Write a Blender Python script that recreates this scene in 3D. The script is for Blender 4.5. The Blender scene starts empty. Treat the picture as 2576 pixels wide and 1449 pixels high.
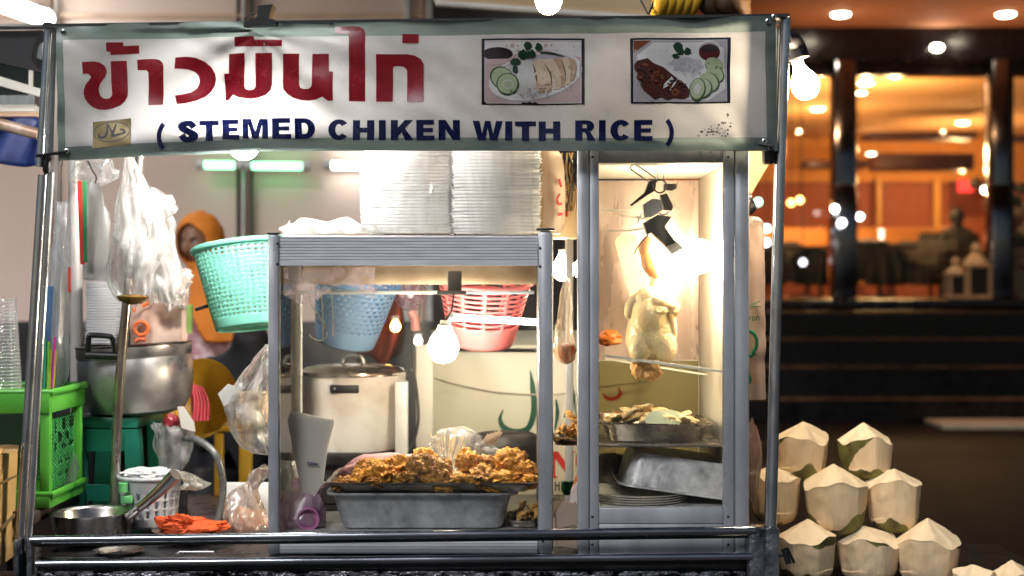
import bpy, bmesh, math, random
from mathutils import Vector, Euler, Matrix, noise
R=math.radians; sin=math.sin; cos=math.cos; pi=math.pi
rnd=random.Random(11)
SC=bpy.context.scene; C=SC.collection
# ---------------------------------------------------------------- camera, sky, sun, exposure
CAMY,CAMZ,FP=-3.08,1.38,50/36*2576
cam=bpy.data.objects.new('camera',bpy.data.cameras.new('camera')); C.objects.link(cam)
cam.location=(0,CAMY,CAMZ); cam.rotation_euler=(R(90),0,0)
cam.data.lens=50; cam.data.sensor_width=36; cam.data.clip_end=300; cam.data.clip_start=.05
cam.data.dof.use_dof=True; cam.data.dof.focus_distance=3.12; cam.data.dof.aperture_fstop=2.7
SC.camera=cam
SUN_EL,SUN_AZ=38,205          # the glow of the lit street behind the photographer
W=bpy.data.worlds.new('World'); SC.world=W; W.use_nodes=True
nt=W.node_tree; bg=nt.nodes['Background']; sk=nt.nodes.new('ShaderNodeTexSky')
sk.sky_type='NISHITA'; sk.sun_disc=False; sk.sun_elevation=R(SUN_EL); sk.sun_rotation=R(SUN_AZ)
nt.links.new(sk.outputs[0],bg.inputs[0]); bg.inputs[1].default_value=0.013
sl=bpy.data.lights.new('sun','SUN'); sl.energy=.95; sl.angle=R(18); sl.color=(.98,.97,1)
sun=bpy.data.objects.new('sun',sl); C.objects.link(sun)
sd=Vector((sin(R(SUN_AZ))*cos(R(SUN_EL)),cos(R(SUN_AZ))*cos(R(SUN_EL)),sin(R(SUN_EL))))
sun.rotation_euler=sd.to_track_quat('Z','Y').to_euler(); sun.location=(0,-6,6)
SC.view_settings.view_transform='Standard'; SC.view_settings.look='None'
SC.view_settings.exposure=0.85; SC.view_settings.gamma=1
SC.render.engine='CYCLES'; cy=SC.cycles
cy.max_bounces=8; cy.diffuse_bounces=3; cy.glossy_bounces=4; cy.transmission_bounces=6; cy.transparent_max_bounces=24
cy.caustics_reflective=False; cy.caustics_refractive=False; cy.sample_clamp_indirect=6
cy.use_denoising=True
try: cy.denoiser='OPENIMAGEDENOISE'
except Exception: pass
# ---------------------------------------------------------------- helpers
def P(px,py,Y=0.0):
    D=Y-CAMY
    return Vector(((px-1288)/FP*D,Y,CAMZ-(py-724.5)/FP*D))
def L(px,Y=0.0): return px/FP*(Y-CAMY)
V=Vector
OFF={}
def link(o): C.objects.link(o); return o
def tag(o,label=None,cat=None,group=None,kind=None):
    if label: o['label']=label
    if cat: o['category']=cat
    if group: o['group']=group
    if kind: o['kind']=kind
    return o
def thing(name,label,cat,loc,group=None):
    o=link(bpy.data.objects.new(name,None)); o.empty_display_size=.05; o.location=loc
    OFF[o.name]=V(loc); return tag(o,label,cat,group)
def catmull(pts,n):
    pts=[V(p) for p in pts]
    if len(pts)<3 or n<2: return pts
    out=[]
    q=[pts[0]*2-pts[1]]+pts+[pts[-1]*2-pts[-2]]
    for i in range(1,len(q)-2):
        a,b,c,d=q[i-1:i+3]
        for k in range(n):
            t=k/n
            out.append(.5*((2*b)+(c-a)*t+(2*a-5*b+4*c-d)*t*t+(3*b-a-3*c+d)*t**3))
    out.append(pts[-1]); return out
class MB:
    def __init__(s): s.bm=bmesh.new(); s.mi=0
    def _m(s,n0):
        if s.mi:
            s.bm.faces.ensure_lookup_table()
            for f in s.bm.faces[n0:]: f.material_index=s.mi
    def hexa(s,v8):
        n0=len(s.bm.faces); vs=[s.bm.verts.new(v) for v in v8]
        for q in ((0,3,2,1),(4,5,6,7),(0,1,5,4),(1,2,6,5),(2,3,7,6),(3,0,4,7)): s.bm.faces.new([vs[i] for i in q])
        s._m(n0); return vs
    def box(s,a,b,bev=0,seg=2):
        x0,x1=sorted((a[0],b[0])); y0,y1=sorted((a[1],b[1])); z0,z1=sorted((a[2],b[2]))
        return s.obox(((x0+x1)/2,(y0+y1)/2,(z0+z1)/2),(x1-x0,y1-y0,z1-z0),None,bev,seg)
    def obox(s,c,size,rot=None,bev=0,seg=2,taper=1.0):
        n0=len(s.bm.faces); M=(Euler(rot).to_matrix() if rot else Matrix.Identity(3)); h=V(size)/2; c=V(c)
        v=[]
        for z in (-1,1):
            k=taper if z<0 else 1
            for x,y in ((-1,-1),(1,-1),(1,1),(-1,1)): v.append(c+M@V((x*h.x*k,y*h.y*k,z*h.z)))
        vs=s.hexa(v)
        if bev:
            es=list({e for q in vs for e in q.link_edges})
            bmesh.ops.bevel(s.bm,geom=es,offset=bev,segments=seg,profile=.5,affect='EDGES')
        s._m(n0)
    def tube(s,pts,r,seg=10,n=0,closed=False,caps=True,flat=None):
        pts=[V(p) for p in pts]; nr=len(pts)
        rs=list(r) if isinstance(r,(list,tuple)) else [r]*nr
        if n>1:
            m=len(pts); pts=catmull(pts,n)
            rs=[rs[min(i//n,m-1)]*(1-(i%n)/n)+rs[min(i//n+1,m-1)]*((i%n)/n) for i in range(len(pts))]
        n0=len(s.bm.faces); rings=[]; N=len(pts); up=None
        for i,p in enumerate(pts):
            if closed: t=(pts[(i+1)%N]-pts[i-1])
            else: t=(pts[min(i+1,N-1)]-pts[max(i-1,0)])
            if t.length<1e-9: t=V((0,0,1))
            t.normalize()
            if up is None:
                up=V((0,0,1)) if abs(t.z)<.9 else V((0,1,0))
            a=t.cross(up)
            if a.length<1e-6: a=t.cross(V((1,.3,0)))
            a.normalize(); b=a.cross(t).normalized(); up=b
            k=flat if flat else 1
            rings.append([s.bm.verts.new(p+a*cos(2*pi*j/seg)*rs[i]+b*sin(2*pi*j/seg)*rs[i]*k) for j in range(seg)])
        for i in range(N if closed else N-1):
            A,B=rings[i],rings[(i+1)%N]
            for j in range(seg): s.bm.faces.new((A[j],A[(j+1)%seg],B[(j+1)%seg],B[j]))
        if caps and not closed:
            s.bm.faces.new(rings[0]); s.bm.faces.new(rings[-1][::-1])
        s._m(n0)
    def grid(s,fn,nu,nv,cu=False,cv=False,skip=None):
        n0=len(s.bm.faces)
        U=nu if cu else nu+1; Vn=nv if cv else nv+1
        g=[[s.bm.verts.new(fn(i/nu,j/nv)) for i in range(U)] for j in range(Vn)]
        for j in range(nv):
            for i in range(nu):
                if skip and skip(i,j): continue
                s.bm.faces.new((g[j][i],g[j][(i+1)%U],g[(j+1)%Vn][(i+1)%U],g[(j+1)%Vn][i]))
        s._m(n0); return g
    def lathe(s,prof,c=(0,0,0),seg=32,rot=None,mod=None,skip=None,n=0):
        """prof: (r,z) pairs from the bottom up"""
        c=V(c); M=(Euler(rot).to_matrix() if rot else Matrix.Identity(3))
        pr=[V((a,b,0)) for a,b in prof]
        if n: pr=catmull(pr,n)
        m=len(pr)-1
        def fn(u,v):
            p=pr[round(v*m)]; r,z,th=p.x,p.y,2*pi*u
            if mod: r,z=mod(r,z,th)
            return c+M@V((r*cos(th),r*sin(th),z))
        return s.grid(fn,seg,m,cu=True,skip=skip)
    def loft(s,secs,seg=32,fold=0,nf=9,nz=0,nfreq=14,seed=0,n=4,orient=False,cap=True,crk=0,cf=34):
        """secs: (centre, rx, ry, [foldscale]) rings"""
        cs=catmull([q[0] for q in secs],n); rr=catmull([V((q[1],q[2],q[3] if len(q)>3 else 1)) for q in secs],n)
        n0=len(s.bm.faces); rings=[]; N=len(cs); up=V((0,1,0))
        for i,c in enumerate(cs):
            if orient:
                t=(cs[min(i+1,N-1)]-cs[max(i-1,0)]).normalized(); a=up.cross(t).normalized(); b=t.cross(a).normalized()
            else: a,b=V((1,0,0)),V((0,1,0))
            ring=[]
            for j in range(seg):
                th=2*pi*j/seg
                k=1+fold*rr[i].z*(.6*sin(nf*th+seed+i*.11)+.4*sin((nf*2-3)*th+seed*2.1-i*.07))
                p=c+a*cos(th)*max(rr[i].x,.0005)*k+b*sin(th)*max(rr[i].y,.0005)*k
                if crk:
                    q=V((p.x,p.y,p.z*.45))*cf+V((seed*2.3,seed,0)); w=abs(noise.noise(q))*1.6+.8*abs(noise.noise(q*2.3))-.6; p=p+(p-c)*(crk*w*rr[i].z/max(.008,(p-c).length))
                if nz: p=p+noise.noise_vector(p*nfreq+V((seed*3.1,0,seed)))*nz*rr[i].z
                ring.append(s.bm.verts.new(p))
            rings.append(ring)
        for A,B in zip(rings,rings[1:]):
            for j in range(seg): s.bm.faces.new((A[j],A[(j+1)%seg],B[(j+1)%seg],B[j]))
        if cap: s.bm.faces.new(rings[0][::-1]); s.bm.faces.new(rings[-1])
        s._m(n0)
    def ball(s,c,r,u=16,v=12,rot=None):
        n0=len(s.bm.faces); r=V((r,r,r)) if not hasattr(r,'__len__') else V(r)
        M=Matrix.Translation(V(c))@((Euler(rot).to_matrix() if rot else Matrix.Identity(3)).to_4x4())@Matrix.Diagonal((*r,1))
        bmesh.ops.create_uvsphere(s.bm,u_segments=u,v_segments=v,radius=1,matrix=M); s._m(n0)
    def blob(s,c,r,amp=.25,freq=1.6,seed=0,sub=4,rot=None,octs=3,ridge=0):
        n0=len(s.bm.faces); M=(Euler(rot).to_matrix() if rot else Matrix.Identity(3)); r=V(r); c=V(c)
        g=bmesh.ops.create_icosphere(s.bm,subdivisions=sub,radius=1)
        for v in g['verts']:
            d=v.co.normalized(); q=d*freq+V((seed*7.3,seed*3.7,seed*1.9)); k=0;a=1;f=1
            for o in range(octs):
                nn=noise.noise(q*f)
                if ridge and o: nn=(.5-abs(nn)*2)*ridge
                k+=a*nn; a*=.5; f*=2.1
            p=d*(1+amp*k)
            v.co=c+M@V((p.x*r.x,p.y*r.y,p.z*r.z))
        s._m(n0)
    def face(s,pts):
        n0=len(s.bm.faces); f=s.bm.faces.new([s.bm.verts.new(V(p)) for p in pts]); s._m(n0); return f
    def prism(s,pts,d):
        n0=len(s.bm.faces); d=V(d); a=[s.bm.verts.new(V(p)) for p in pts]; b=[s.bm.verts.new(V(p)+d) for p in pts]
        s.bm.faces.new(a); s.bm.faces.new(b[::-1]); n=len(a)
        for i in range(n): s.bm.faces.new((a[i],b[i],b[(i+1)%n],a[(i+1)%n]))
        s._m(n0)
    def jitter(s,amp,freq,seed=0):
        for v in s.bm.verts: v.co+=noise.noise_vector(v.co*freq+V((seed*5.3,seed,0)))*amp
    def build(s,name,mats,parent=None,sharp=40,label=None,cat=None,group=None,kind=None,solid=0,at=None,sub=0):
        bm=s.bm; bmesh.ops.recalc_face_normals(bm,faces=bm.faces[:])
        me=bpy.data.meshes.new(name)
        if parent is None:
            xs=[v.co for v in bm.verts]
            off=V(at) if at else V(((min(v.x for v in xs)+max(v.x for v in xs))/2,(min(v.y for v in xs)+max(v.y for v in xs))/2,min(v.z for v in xs)))
        else: off=OFF[parent.name]
        bmesh.ops.translate(bm,verts=bm.verts[:],vec=-off)
        bm.to_mesh(me); bm.free()
        for m in (mats if isinstance(mats,(list,tuple)) else [mats]): me.materials.append(m)
        if sharp is not None:
            me.polygons.foreach_set('use_smooth',[True]*len(me.polygons))
            me.set_sharp_from_angle(angle=R(sharp))
        o=link(bpy.data.objects.new(name,me))
        if parent is None: o.location=off
        else: o.parent=parent
        OFF[o.name]=off
        if solid:
            md=o.modifiers.new('s','SOLIDIFY'); md.thickness=solid; md.offset=0
        if sub:
            md=o.modifiers.new('u','SUBSURF'); md.levels=sub; md.render_levels=sub
        return tag(o,label,cat,group,kind)
def dup(root,loc,rot=(0,0,0),scale=None,label=None):
    r=root.copy(); link(r); r.location=loc; r.rotation_euler=rot
    if scale: r.scale=(scale,)*3 if not hasattr(scale,'__len__') else scale
    if label: r['label']=label
    for ch in root.children:
        c=ch.copy(); link(c); c.parent=r
        for g in ch.children:
            d=g.copy(); link(d); d.parent=c
    return r
# ---------------------------------------------------------------- materials
def N(nt,t,**k):
    n=nt.nodes.new(t)
    for a,b in k.items(): setattr(n,a,b)
    return n
def srgb(r,g,b):
    f=lambda c:(c/255/12.92 if c<=10 else ((c/255+.055)/1.055)**2.4)
    return (f(r),f(g),f(b))
MATS={}
def mat(name,col,rough=.5,metal=0,col2=None,scale=12,stretch=(1,1,1),bump=0,bscale=None,coat=0,contrast=.18,trl=0,emit=0,spec=.5,rvar=.12,detail=5,sss=0):
    m=bpy.data.materials.new(name); m.use_nodes=True; t=m.node_tree; b=t.nodes['Principled BSDF']; l=t.links.new
    b.inputs['Roughness'].default_value=rough; b.inputs['Metallic'].default_value=metal
    b.inputs['Coat Weight'].default_value=coat; b.inputs['Specular IOR Level'].default_value=spec
    b.inputs['Base Color'].default_value=(*col,1)
    if sss: b.inputs['Subsurface Weight'].default_value=sss; b.inputs['Subsurface Scale'].default_value=.01
    tc=N(t,'ShaderNodeTexCoord'); mp=N(t,'ShaderNodeMapping'); mp.inputs['Scale'].default_value=stretch
    l(tc.outputs['Object'],mp.inputs[0])
    no=N(t,'ShaderNodeTexNoise'); no.inputs['Scale'].default_value=scale; no.inputs['Detail'].default_value=detail; no.inputs['Roughness'].default_value=.6
    l(mp.outputs[0],no.inputs['Vector'])
    c2=col2 if col2 else tuple(c*.78 for c in col)
    rp=N(t,'ShaderNodeValToRGB'); e=rp.color_ramp.elements
    e[0].position=.5-contrast; e[1].position=.5+contrast; e[0].color=(*c2,1); e[1].color=(*col,1)
    l(no.outputs[0],rp.inputs[0]); l(rp.outputs[0],b.inputs['Base Color'])
    if rvar:
        mr=N(t,'ShaderNodeMapRange'); mr.inputs['To Min'].default_value=max(.03,rough-rvar); mr.inputs['To Max'].default_value=min(1,rough+rvar)
        mr.inputs['From Min'].default_value=.3; mr.inputs['From Max'].default_value=.7
        l(no.outputs[0],mr.inputs[0]); l(mr.outputs[0],b.inputs['Roughness'])
    if bump:
        bu=N(t,'ShaderNodeBump'); bu.inputs['Strength'].default_value=min(1,bump); bu.inputs['Distance'].default_value=.01
        nb=N(t,'ShaderNodeTexNoise'); nb.inputs['Scale'].default_value=bscale or scale*2; nb.inputs['Detail'].default_value=4
        l(mp.outputs[0],nb.inputs['Vector']); l(nb.outputs[0],bu.inputs['Height']); l(bu.outputs[0],b.inputs['Normal'])
    if trl:
        tr=N(t,'ShaderNodeBsdfTranslucent'); l(rp.outputs[0],tr.inputs[0]); mx=N(t,'ShaderNodeMixShader'); mx.inputs[0].default_value=trl
        l(b.outputs[0],mx.inputs[1]); l(tr.outputs[0],mx.inputs[2]); l(mx.outputs[0],t.nodes['Material Output'].inputs[0])
    if emit:
        b.inputs['Emission Color'].default_value=(*col,1); b.inputs['Emission Strength'].default_value=emit
    MATS[name]=m; return m
def emat(name,col,s):
    m=bpy.data.materials.new(name); m.use_nodes=True; t=m.node_tree; t.nodes.clear()
    e=N(t,'ShaderNodeEmission'); e.inputs[0].default_value=(*col,1); e.inputs[1].default_value=s
    o=N(t,'ShaderNodeOutputMaterial'); t.links.new(e.outputs[0],o.inputs[0]); return m
def film(name,col,opac=.4,var=.3,rough=.2,scale=30,stretch=(1,1,.25),bump=.6,trl=.5,gloss=.25):
    """thin plastic: clear gaps, milky wrinkles, glossy streaks"""
    m=bpy.data.materials.new(name); m.use_nodes=True; t=m.node_tree; t.nodes.clear(); l=t.links.new
    tc=N(t,'ShaderNodeTexCoord'); mp=N(t,'ShaderNodeMapping'); mp.inputs['Scale'].default_value=stretch; l(tc.outputs['Object'],mp.inputs[0])
    no=N(t,'ShaderNodeTexNoise'); no.inputs['Scale'].default_value=scale; no.inputs['Detail'].default_value=6; no.inputs['Distortion'].default_value=.8; l(mp.outputs[0],no.inputs['Vector'])
    bu=N(t,'ShaderNodeBump'); bu.inputs['Strength'].default_value=bump; bu.inputs['Distance'].default_value=.012; l(no.outputs[0],bu.inputs['Height'])
    df=N(t,'ShaderNodeBsdfDiffuse'); df.inputs[0].default_value=(*col,1); l(bu.outputs[0],df.inputs['Normal'])
    tr=N(t,'ShaderNodeBsdfTranslucent'); tr.inputs[0].default_value=(*col,1)
    gl=N(t,'ShaderNodeBsdfGlossy'); gl.inputs['Roughness'].default_value=rough; gl.inputs[0].default_value=(1,1,1,1); l(bu.outputs[0],gl.inputs['Normal'])
    a=N(t,'ShaderNodeMixShader'); a.inputs[0].default_value=trl; l(df.outputs[0],a.inputs[1]); l(tr.outputs[0],a.inputs[2])
    mr=N(t,'ShaderNodeMapRange'); mr.inputs['From Min'].default_value=.3; mr.inputs['From Max'].default_value=.7
    mr.inputs['To Min'].default_value=max(0,opac-var); mr.inputs['To Max'].default_value=min(1,opac+var); l(no.outputs[0],mr.inputs[0])
    tp=N(t,'ShaderNodeBsdfTransparent'); b=N(t,'ShaderNodeMixShader'); l(mr.outputs[0],b.inputs[0]); l(tp.outputs[0],b.inputs[1]); l(a.outputs[0],b.inputs[2])
    fr=N(t,'ShaderNodeLayerWeight'); fr.inputs[0].default_value=.25; l(bu.outputs[0],fr.inputs['Normal'])
    mm=N(t,'ShaderNodeMath',operation='MULTIPLY_ADD'); mm.inputs[1].default_value=.55; mm.inputs[2].default_value=gloss*.25; mm.use_clamp=True; l(fr.outputs['Fresnel'],mm.inputs[0])
    c=N(t,'ShaderNodeMixShader'); l(mm.outputs[0],c.inputs[0]); l(b.outputs[0],c.inputs[1]); l(gl.outputs[0],c.inputs[2])
    o=N(t,'ShaderNodeOutputMaterial'); l(c.outputs[0],o.inputs[0]); return m
def glass(name,tint=(.97,.98,.97),dirt=.05,scale=14,stretch=(1,1,.2)):
    m=bpy.data.materials.new(name); m.use_nodes=True; t=m.node_tree; t.nodes.clear(); l=t.links.new
    tc=N(t,'ShaderNodeTexCoord'); mp=N(t,'ShaderNodeMapping'); mp.inputs['Scale'].default_value=stretch; l(tc.outputs['Object'],mp.inputs[0])
    no=N(t,'ShaderNodeTexNoise'); no.inputs['Scale'].default_value=scale; no.inputs['Detail'].default_value=8; l(mp.outputs[0],no.inputs['Vector'])
    sp=N(t,'ShaderNodeTexVoronoi'); sp.inputs['Scale'].default_value=70; l(tc.outputs['Object'],sp.inputs['Vector'])
    mr=N(t,'ShaderNodeMapRange'); mr.inputs['From Min'].default_value=.45; mr.inputs['From Max'].default_value=.75; mr.inputs['To Min'].default_value=0; mr.inputs['To Max'].default_value=dirt*1.6; l(no.outputs[0],mr.inputs[0])
    tp=N(t,'ShaderNodeBsdfTransparent'); tp.inputs[0].default_value=(*tint,1)
    df=N(t,'ShaderNodeBsdfTranslucent'); df.inputs[0].default_value=(.8,.8,.78,1)
    a=N(t,'ShaderNodeMixShader'); l(mr.outputs[0],a.inputs[0]); l(tp.outputs[0],a.inputs[1]); l(df.outputs[0],a.inputs[2])
    gl=N(t,'ShaderNodeBsdfGlossy'); gl.inputs['Roughness'].default_value=.04
    fr=N(t,'ShaderNodeFresnel'); fr.inputs[0].default_value=1.3
    b=N(t,'ShaderNodeMixShader'); l(fr.outputs[0],b.inputs[0]); l(a.outputs[0],b.inputs[1]); l(gl.outputs[0],b.inputs[2])
    o=N(t,'ShaderNodeOutputMaterial'); l(b.outputs[0],o.inputs[0]); return m
def vary(mt,lo=.6,hi=1.25):
    t=mt.node_tree; b=t.nodes['Principled BSDF']; l=t.links.new; src=b.inputs['Base Color'].links[0].from_socket
    oi=N(t,'ShaderNodeObjectInfo'); mr=N(t,'ShaderNodeMapRange'); mr.inputs['To Min'].default_value=lo; mr.inputs['To Max'].default_value=hi; l(oi.outputs['Random'],mr.inputs[0])
    hs=N(t,'ShaderNodeHueSaturation'); l(mr.outputs[0],hs.inputs['Value']); l(src,hs.inputs['Color']); l(hs.outputs[0],b.inputs['Base Color'])
def joints(mt,col,sx,sy,mortar=.012):
    t=mt.node_tree; b=t.nodes['Principled BSDF']; l=t.links.new; src=b.inputs['Base Color'].links[0].from_socket
    tc=N(t,'ShaderNodeTexCoord'); br=N(t,'ShaderNodeTexBrick'); br.inputs['Scale'].default_value=1; br.inputs['Brick Width'].default_value=sx; br.inputs['Row Height'].default_value=sy; br.inputs['Mortar Size'].default_value=mortar
    br.inputs['Color1'].default_value=(1,1,1,1); br.inputs['Color2'].default_value=(.6,.6,.6,1); br.inputs['Mortar'].default_value=(*col,1); l(tc.outputs['Object'],br.inputs['Vector'])
    mx=N(t,'ShaderNodeMix',data_type='RGBA',blend_type='MULTIPLY'); mx.inputs['Factor'].default_value=1; l(src,mx.inputs[6]); l(br.outputs[0],mx.inputs[7]); l(mx.outputs[2],b.inputs['Base Color'])
chrome=mat('chrome',(.75,.77,.8),.2,.9,(.5,.52,.55),40,(1,1,.3),rvar=.08)
steel=mat('brushed steel',(.58,.57,.56),.3,1,(.36,.35,.34),18,(1,1,.3),rvar=.12,bump=.08)
alu=mat('worn aluminium',(.62,.64,.67),.38,.3,(.33,.345,.37),6,(2,2,.8),rvar=.16,bump=.12,contrast=.3,detail=10)
aluH=mat('ribbed aluminium',(.9,.91,.95),.4,.12,(.66,.68,.73),22,(.5,6,4),rvar=.1,contrast=.25)
dullpan=mat('dull aluminium pan',(.82,.81,.82),.42,.3,(.3,.3,.32),20,contrast=.17,bump=.25,rvar=.15,detail=8)
dark=mat('black painted metal',(.02,.021,.024),.35,.3,(.01,.01,.012),30)
blackp=mat('black plastic',(.012,.012,.014),.4,0,scale=20)
blackrub=mat('black cable rubber',(.015,.015,.015),.6)
foam=mat('white foam',(.9,.9,.91),.75,0,(.86,.86,.87),30,trl=.15)
whitep=mat('white plastic',(.78,.78,.77),.35,0,(.7,.7,.69))
whitepaint=mat('dirty white paint',(.7,.69,.65),.45,0,(.5,.47,.42),9,contrast=.25)
clearbag=film('clear bag film',(.9,.9,.9),.22,.25,gloss=.2,rough=.25,bump=.5)
peachfilm=None
milkbag=film('milky bag film',(.66,.65,.64),.36,.36,scale=26,gloss=.12,bump=.55,rough=.3,stretch=(1,1,.35))
whitebag=film('white bag film',(.9,.88,.86),.9,.15,scale=16,bump=.5,stretch=(1,1,.4))
case_glass=glass('case glass',dirt=.012)
# ================================================================ SETTING
asph=mat('asphalt',(.05,.05,.05),.8,0,(.03,.03,.03),40,bump=.4)
pav=mat('brown paving',(.02,.01,.007),.75,0,(.005,.003,.003),5,(.5,3,1),bump=.3,bscale=60,contrast=.3,rvar=.05,spec=.12)
stone=mat('dark polished stone',(.016,.013,.014),.28,0,(.008,.007,.008),6)
edge=mat('orange sheen edge',(.5,.24,.1),.4,0,(.12,.05,.02),4)  # orange reflection of the lit interior, coloured into strips on the step edges
joints(pav,(.25,.25,.25),.62,.4)
m=MB(); m.grid(lambda u,v:V((-40+80*u,-40+80*v,0)),8,8); m.build('road',asph,kind='structure')
m=MB(); m.box((-20,2.4,-.1),(25,9.45,.2),.01); m.build('sidewalk',pav,kind='structure')
Yf=11.3
m=MB()
zs=[.2,.423,.686,.926,1.17]; ys=[9.42,9.72,10.02,10.32,12]
for i in range(4):
    m.box((.2,ys[i],zs[0]-.1),(16,ys[i+1]+.6 if i<3 else Yf+.35,zs[i+1]-.002*i))
    m.mi=1; m.box((.2,ys[i]-.012,zs[i+1]-.028),(16,ys[i]-.002,zs[i+1]-.006)); m.mi=0
m.box((.2,9.36,.19),(16,9.43,.235))
m.build('stairs',[stone,edge],kind='structure')
lit_strip=mat('pale lit step',(.85,.68,.48),.6,0,(.75,.58,.4),8)
m=MB(); a=P(2350,1060,9.0); m.box((a.x,8.75,.2),(a.x+3,9.3,.245),.01); m.build('lit_step_strip',lit_strip,kind='structure')  # lit part of the step, made as its own pale strip

# ---- restaurant
rest=thing('restaurant_building','dark framed restaurant front with glowing orange interior above the dark steps','building',(6,Yf,1.17))
frame=mat('black facade metal',(.012,.012,.016),.22,.2,(.007,.007,.01),4)
colsteel=mat('polished column steel',(.3,.31,.34),.16,1,(.12,.12,.14),3,(1,1,.4),bump=.15,bscale=6)
soff=mat('warm soffit plaster',(.48,.22,.12),.8)
oceil=mat('orange ceiling plaster',(.78,.44,.2),.85,0,(.72,.4,.17),2)
ored=mat('terracotta wall',(.4,.11,.05),.7,0,(.33,.085,.04),2)
odark=mat('dark timber beam',(.06,.018,.016),.5)
ofloor=mat('restaurant floor stone',(.07,.035,.025),.2)
ogold=mat('gold wall trim',(.8,.42,.08),.4)
x0,x1=.2,16
m=MB()
m.box((x0,Yf-.25,3.66),(x1,Yf+.15,3.97)); m.box((x0,Yf-.05,3.52),(x1,Yf+.1,3.655)); m.build('header_beam',frame,rest)
for px in (1800,2122,2510,2860):
    c=P(px,500,Yf-.2); w=.115 if px!=2510 else .09
    m=MB(); m.box((c.x-w,Yf-.3,1.272),(c.x+w,Yf-.08,3.66),.02); m.mi=1
    m.box((c.x-w-.006,Yf-.306,1.272),(c.x+w+.006,Yf-.07,2.42),.03); m.build('column',[frame,colsteel],rest)
for px in (2095,2485,2540):
    c=P(px,500,Yf); m=MB(); m.box((c.x-.025,Yf-.05,1.27),(c.x+.025,Yf+.02,3.52)); m.build('mullion',frame,rest)
m=MB(); m.box((x0,Yf-.55,1.171),(x1,Yf+.3,1.27),.012); m.build('sill',stone,rest)
m=MB(); m.box((x0,Yf-7.5,3.97),(x1,Yf+.2,4.1)); m.build('soffit',soff,rest)
m=MB(); m.box((x0,Yf+.3,1.17),(x1,22,1.262)); m.build('floor',ofloor,rest)
m=MB(); m.box((x0,Yf+.22,4.0),(x1,22,4.12)); m.build('ceiling',oceil,rest)
m=MB(); m.box((x0,21.4,1.26),(x1,21.6,4.0)); m.box((x0-.1,Yf+.3,1.2),(x0,21.6,4.0)); m.box((x1,Yf+.3,1.2),(x1+.1,21.6,4.0)); m.build('back_wall',ored,rest)
oband=mat('orange wall band',(.75,.33,.07),.7)
m=MB(); m.box((x0,21.3,3.2),(x1,21.398,3.99)); m.build('wall_band',oband,rest)
m=MB()
for a,b,c,d,yy in ((2205,385,2452,426,18),(2185,331,2460,348,18.3),(2030,402,2105,420,19),(2130,402,2190,420,19),(2545,340,2700,352,17)):
    p,q=P(a,b,yy),P(c,d,yy); m.box((p.x,yy,p.z),(q.x,yy+.5,q.z),.02)
m.build('ceiling_beam',odark,rest)
m=MB()
for px,w in ((2358,8),(2212,5)):
    m=MB(); p,q=P(px-w,445,21.2),P(px+w,640,21.2); m.box((p.x,21.2,q.z),(q.x,21.297,p.z)); m.build('wall_trim',ogold,rest)
rg=glass('restaurant glass',dirt=.02)
m=MB(); m.box((x0,Yf-.01,1.272),(x1,Yf-.002,3.52)); m.build('window_glass',rg,rest)

dl=emat('downlight glow',(1,.78,.5),14)
dlw=emat('downlight glow bright',(1,.85,.62),30)
fix=mat('lamp rim white',(.7,.6,.5),.4)
def downlight(loc,r,lab,grp,mt,pw=0,col=(1,.62,.3)):
    t=thing('downlight',lab,'ceiling light',loc,grp)
    m=MB(); m.lathe([(r*.2,-.03),(r*.8,-.026),(r,-.01)],loc,20); m.bm.faces.new([v for v in m.bm.verts[:20]]) ; m.build('lamp_lens',mt,t)
    m=MB(); m.lathe([(r,-.012),(r*1.18,-.012),(r*1.2,0),(r,0)],loc,20); m.build('rim',fix,t)
    if pw:
        ld=bpy.data.lights.new('downlight_fill','POINT'); ld.energy=pw; ld.color=col; ld.shadow_soft_size=0
        lo=link(bpy.data.objects.new('downlight_fill',ld)); lo.location=(0,0,-.9); lo.parent=t  # unseen fill lamp added well below the lens to brighten the ceiling
def onplane(px,py,z):
    D=(CAMZ-z)*FP/(py-724.5); return P(px,py,D+CAMY)
for (px,py,w) in ((2115,33,'round white downlight in the orange soffit, nearest the banner corner'),(2530,33,'round white downlight in the orange soffit at the photo\'s right edge')):
    p=onplane(px,py,3.97); downlight(p,.085,w,'soffit downlights',dlw,13,(1,.5,.22))
spots=[(2178,207,'bright ceiling downlight behind the glass just right of the dark column'),(2250,186,'small ceiling downlight behind the glass, highest of the interior ones'),(2057,272,'ceiling downlight behind the glass below the big bare bulb'),(2113,265,'ceiling downlight reflected beside the dark column top'),(2165,231,'faint small downlight under the bright one by the column'),(2422,307,'ceiling downlight above the dark timber beam at right'),(2192,385,'lowest tiny downlight at the left end of the dark beam')]
for i,(px,py,w) in enumerate(spots):
    p=onplane(px,py,4.0)
    if p.y>21: p=P(px,py,20.5)
    downlight(p,.1 if i in (0,2,5) else .075,w,'interior downlights',dl,64 if i in (0,2,5,1) else 0,(1,.6,.25))
# wall lamp on header
t=thing('wall_lamp','glowing lamp fixed to the dark header beam over the glass','lamp',P(2357,120,Yf-.3))
p=P(2357,120,Yf-.3)
m=MB(); m.ball(p,(.06,.05,.035)); m.build('lamp_lens',dlw,t); m=MB(); m.box(p+V((-.06,.02,-.09)),p+V((.06,.06,.06)),.01); m.build('bracket',frame,t)
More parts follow.
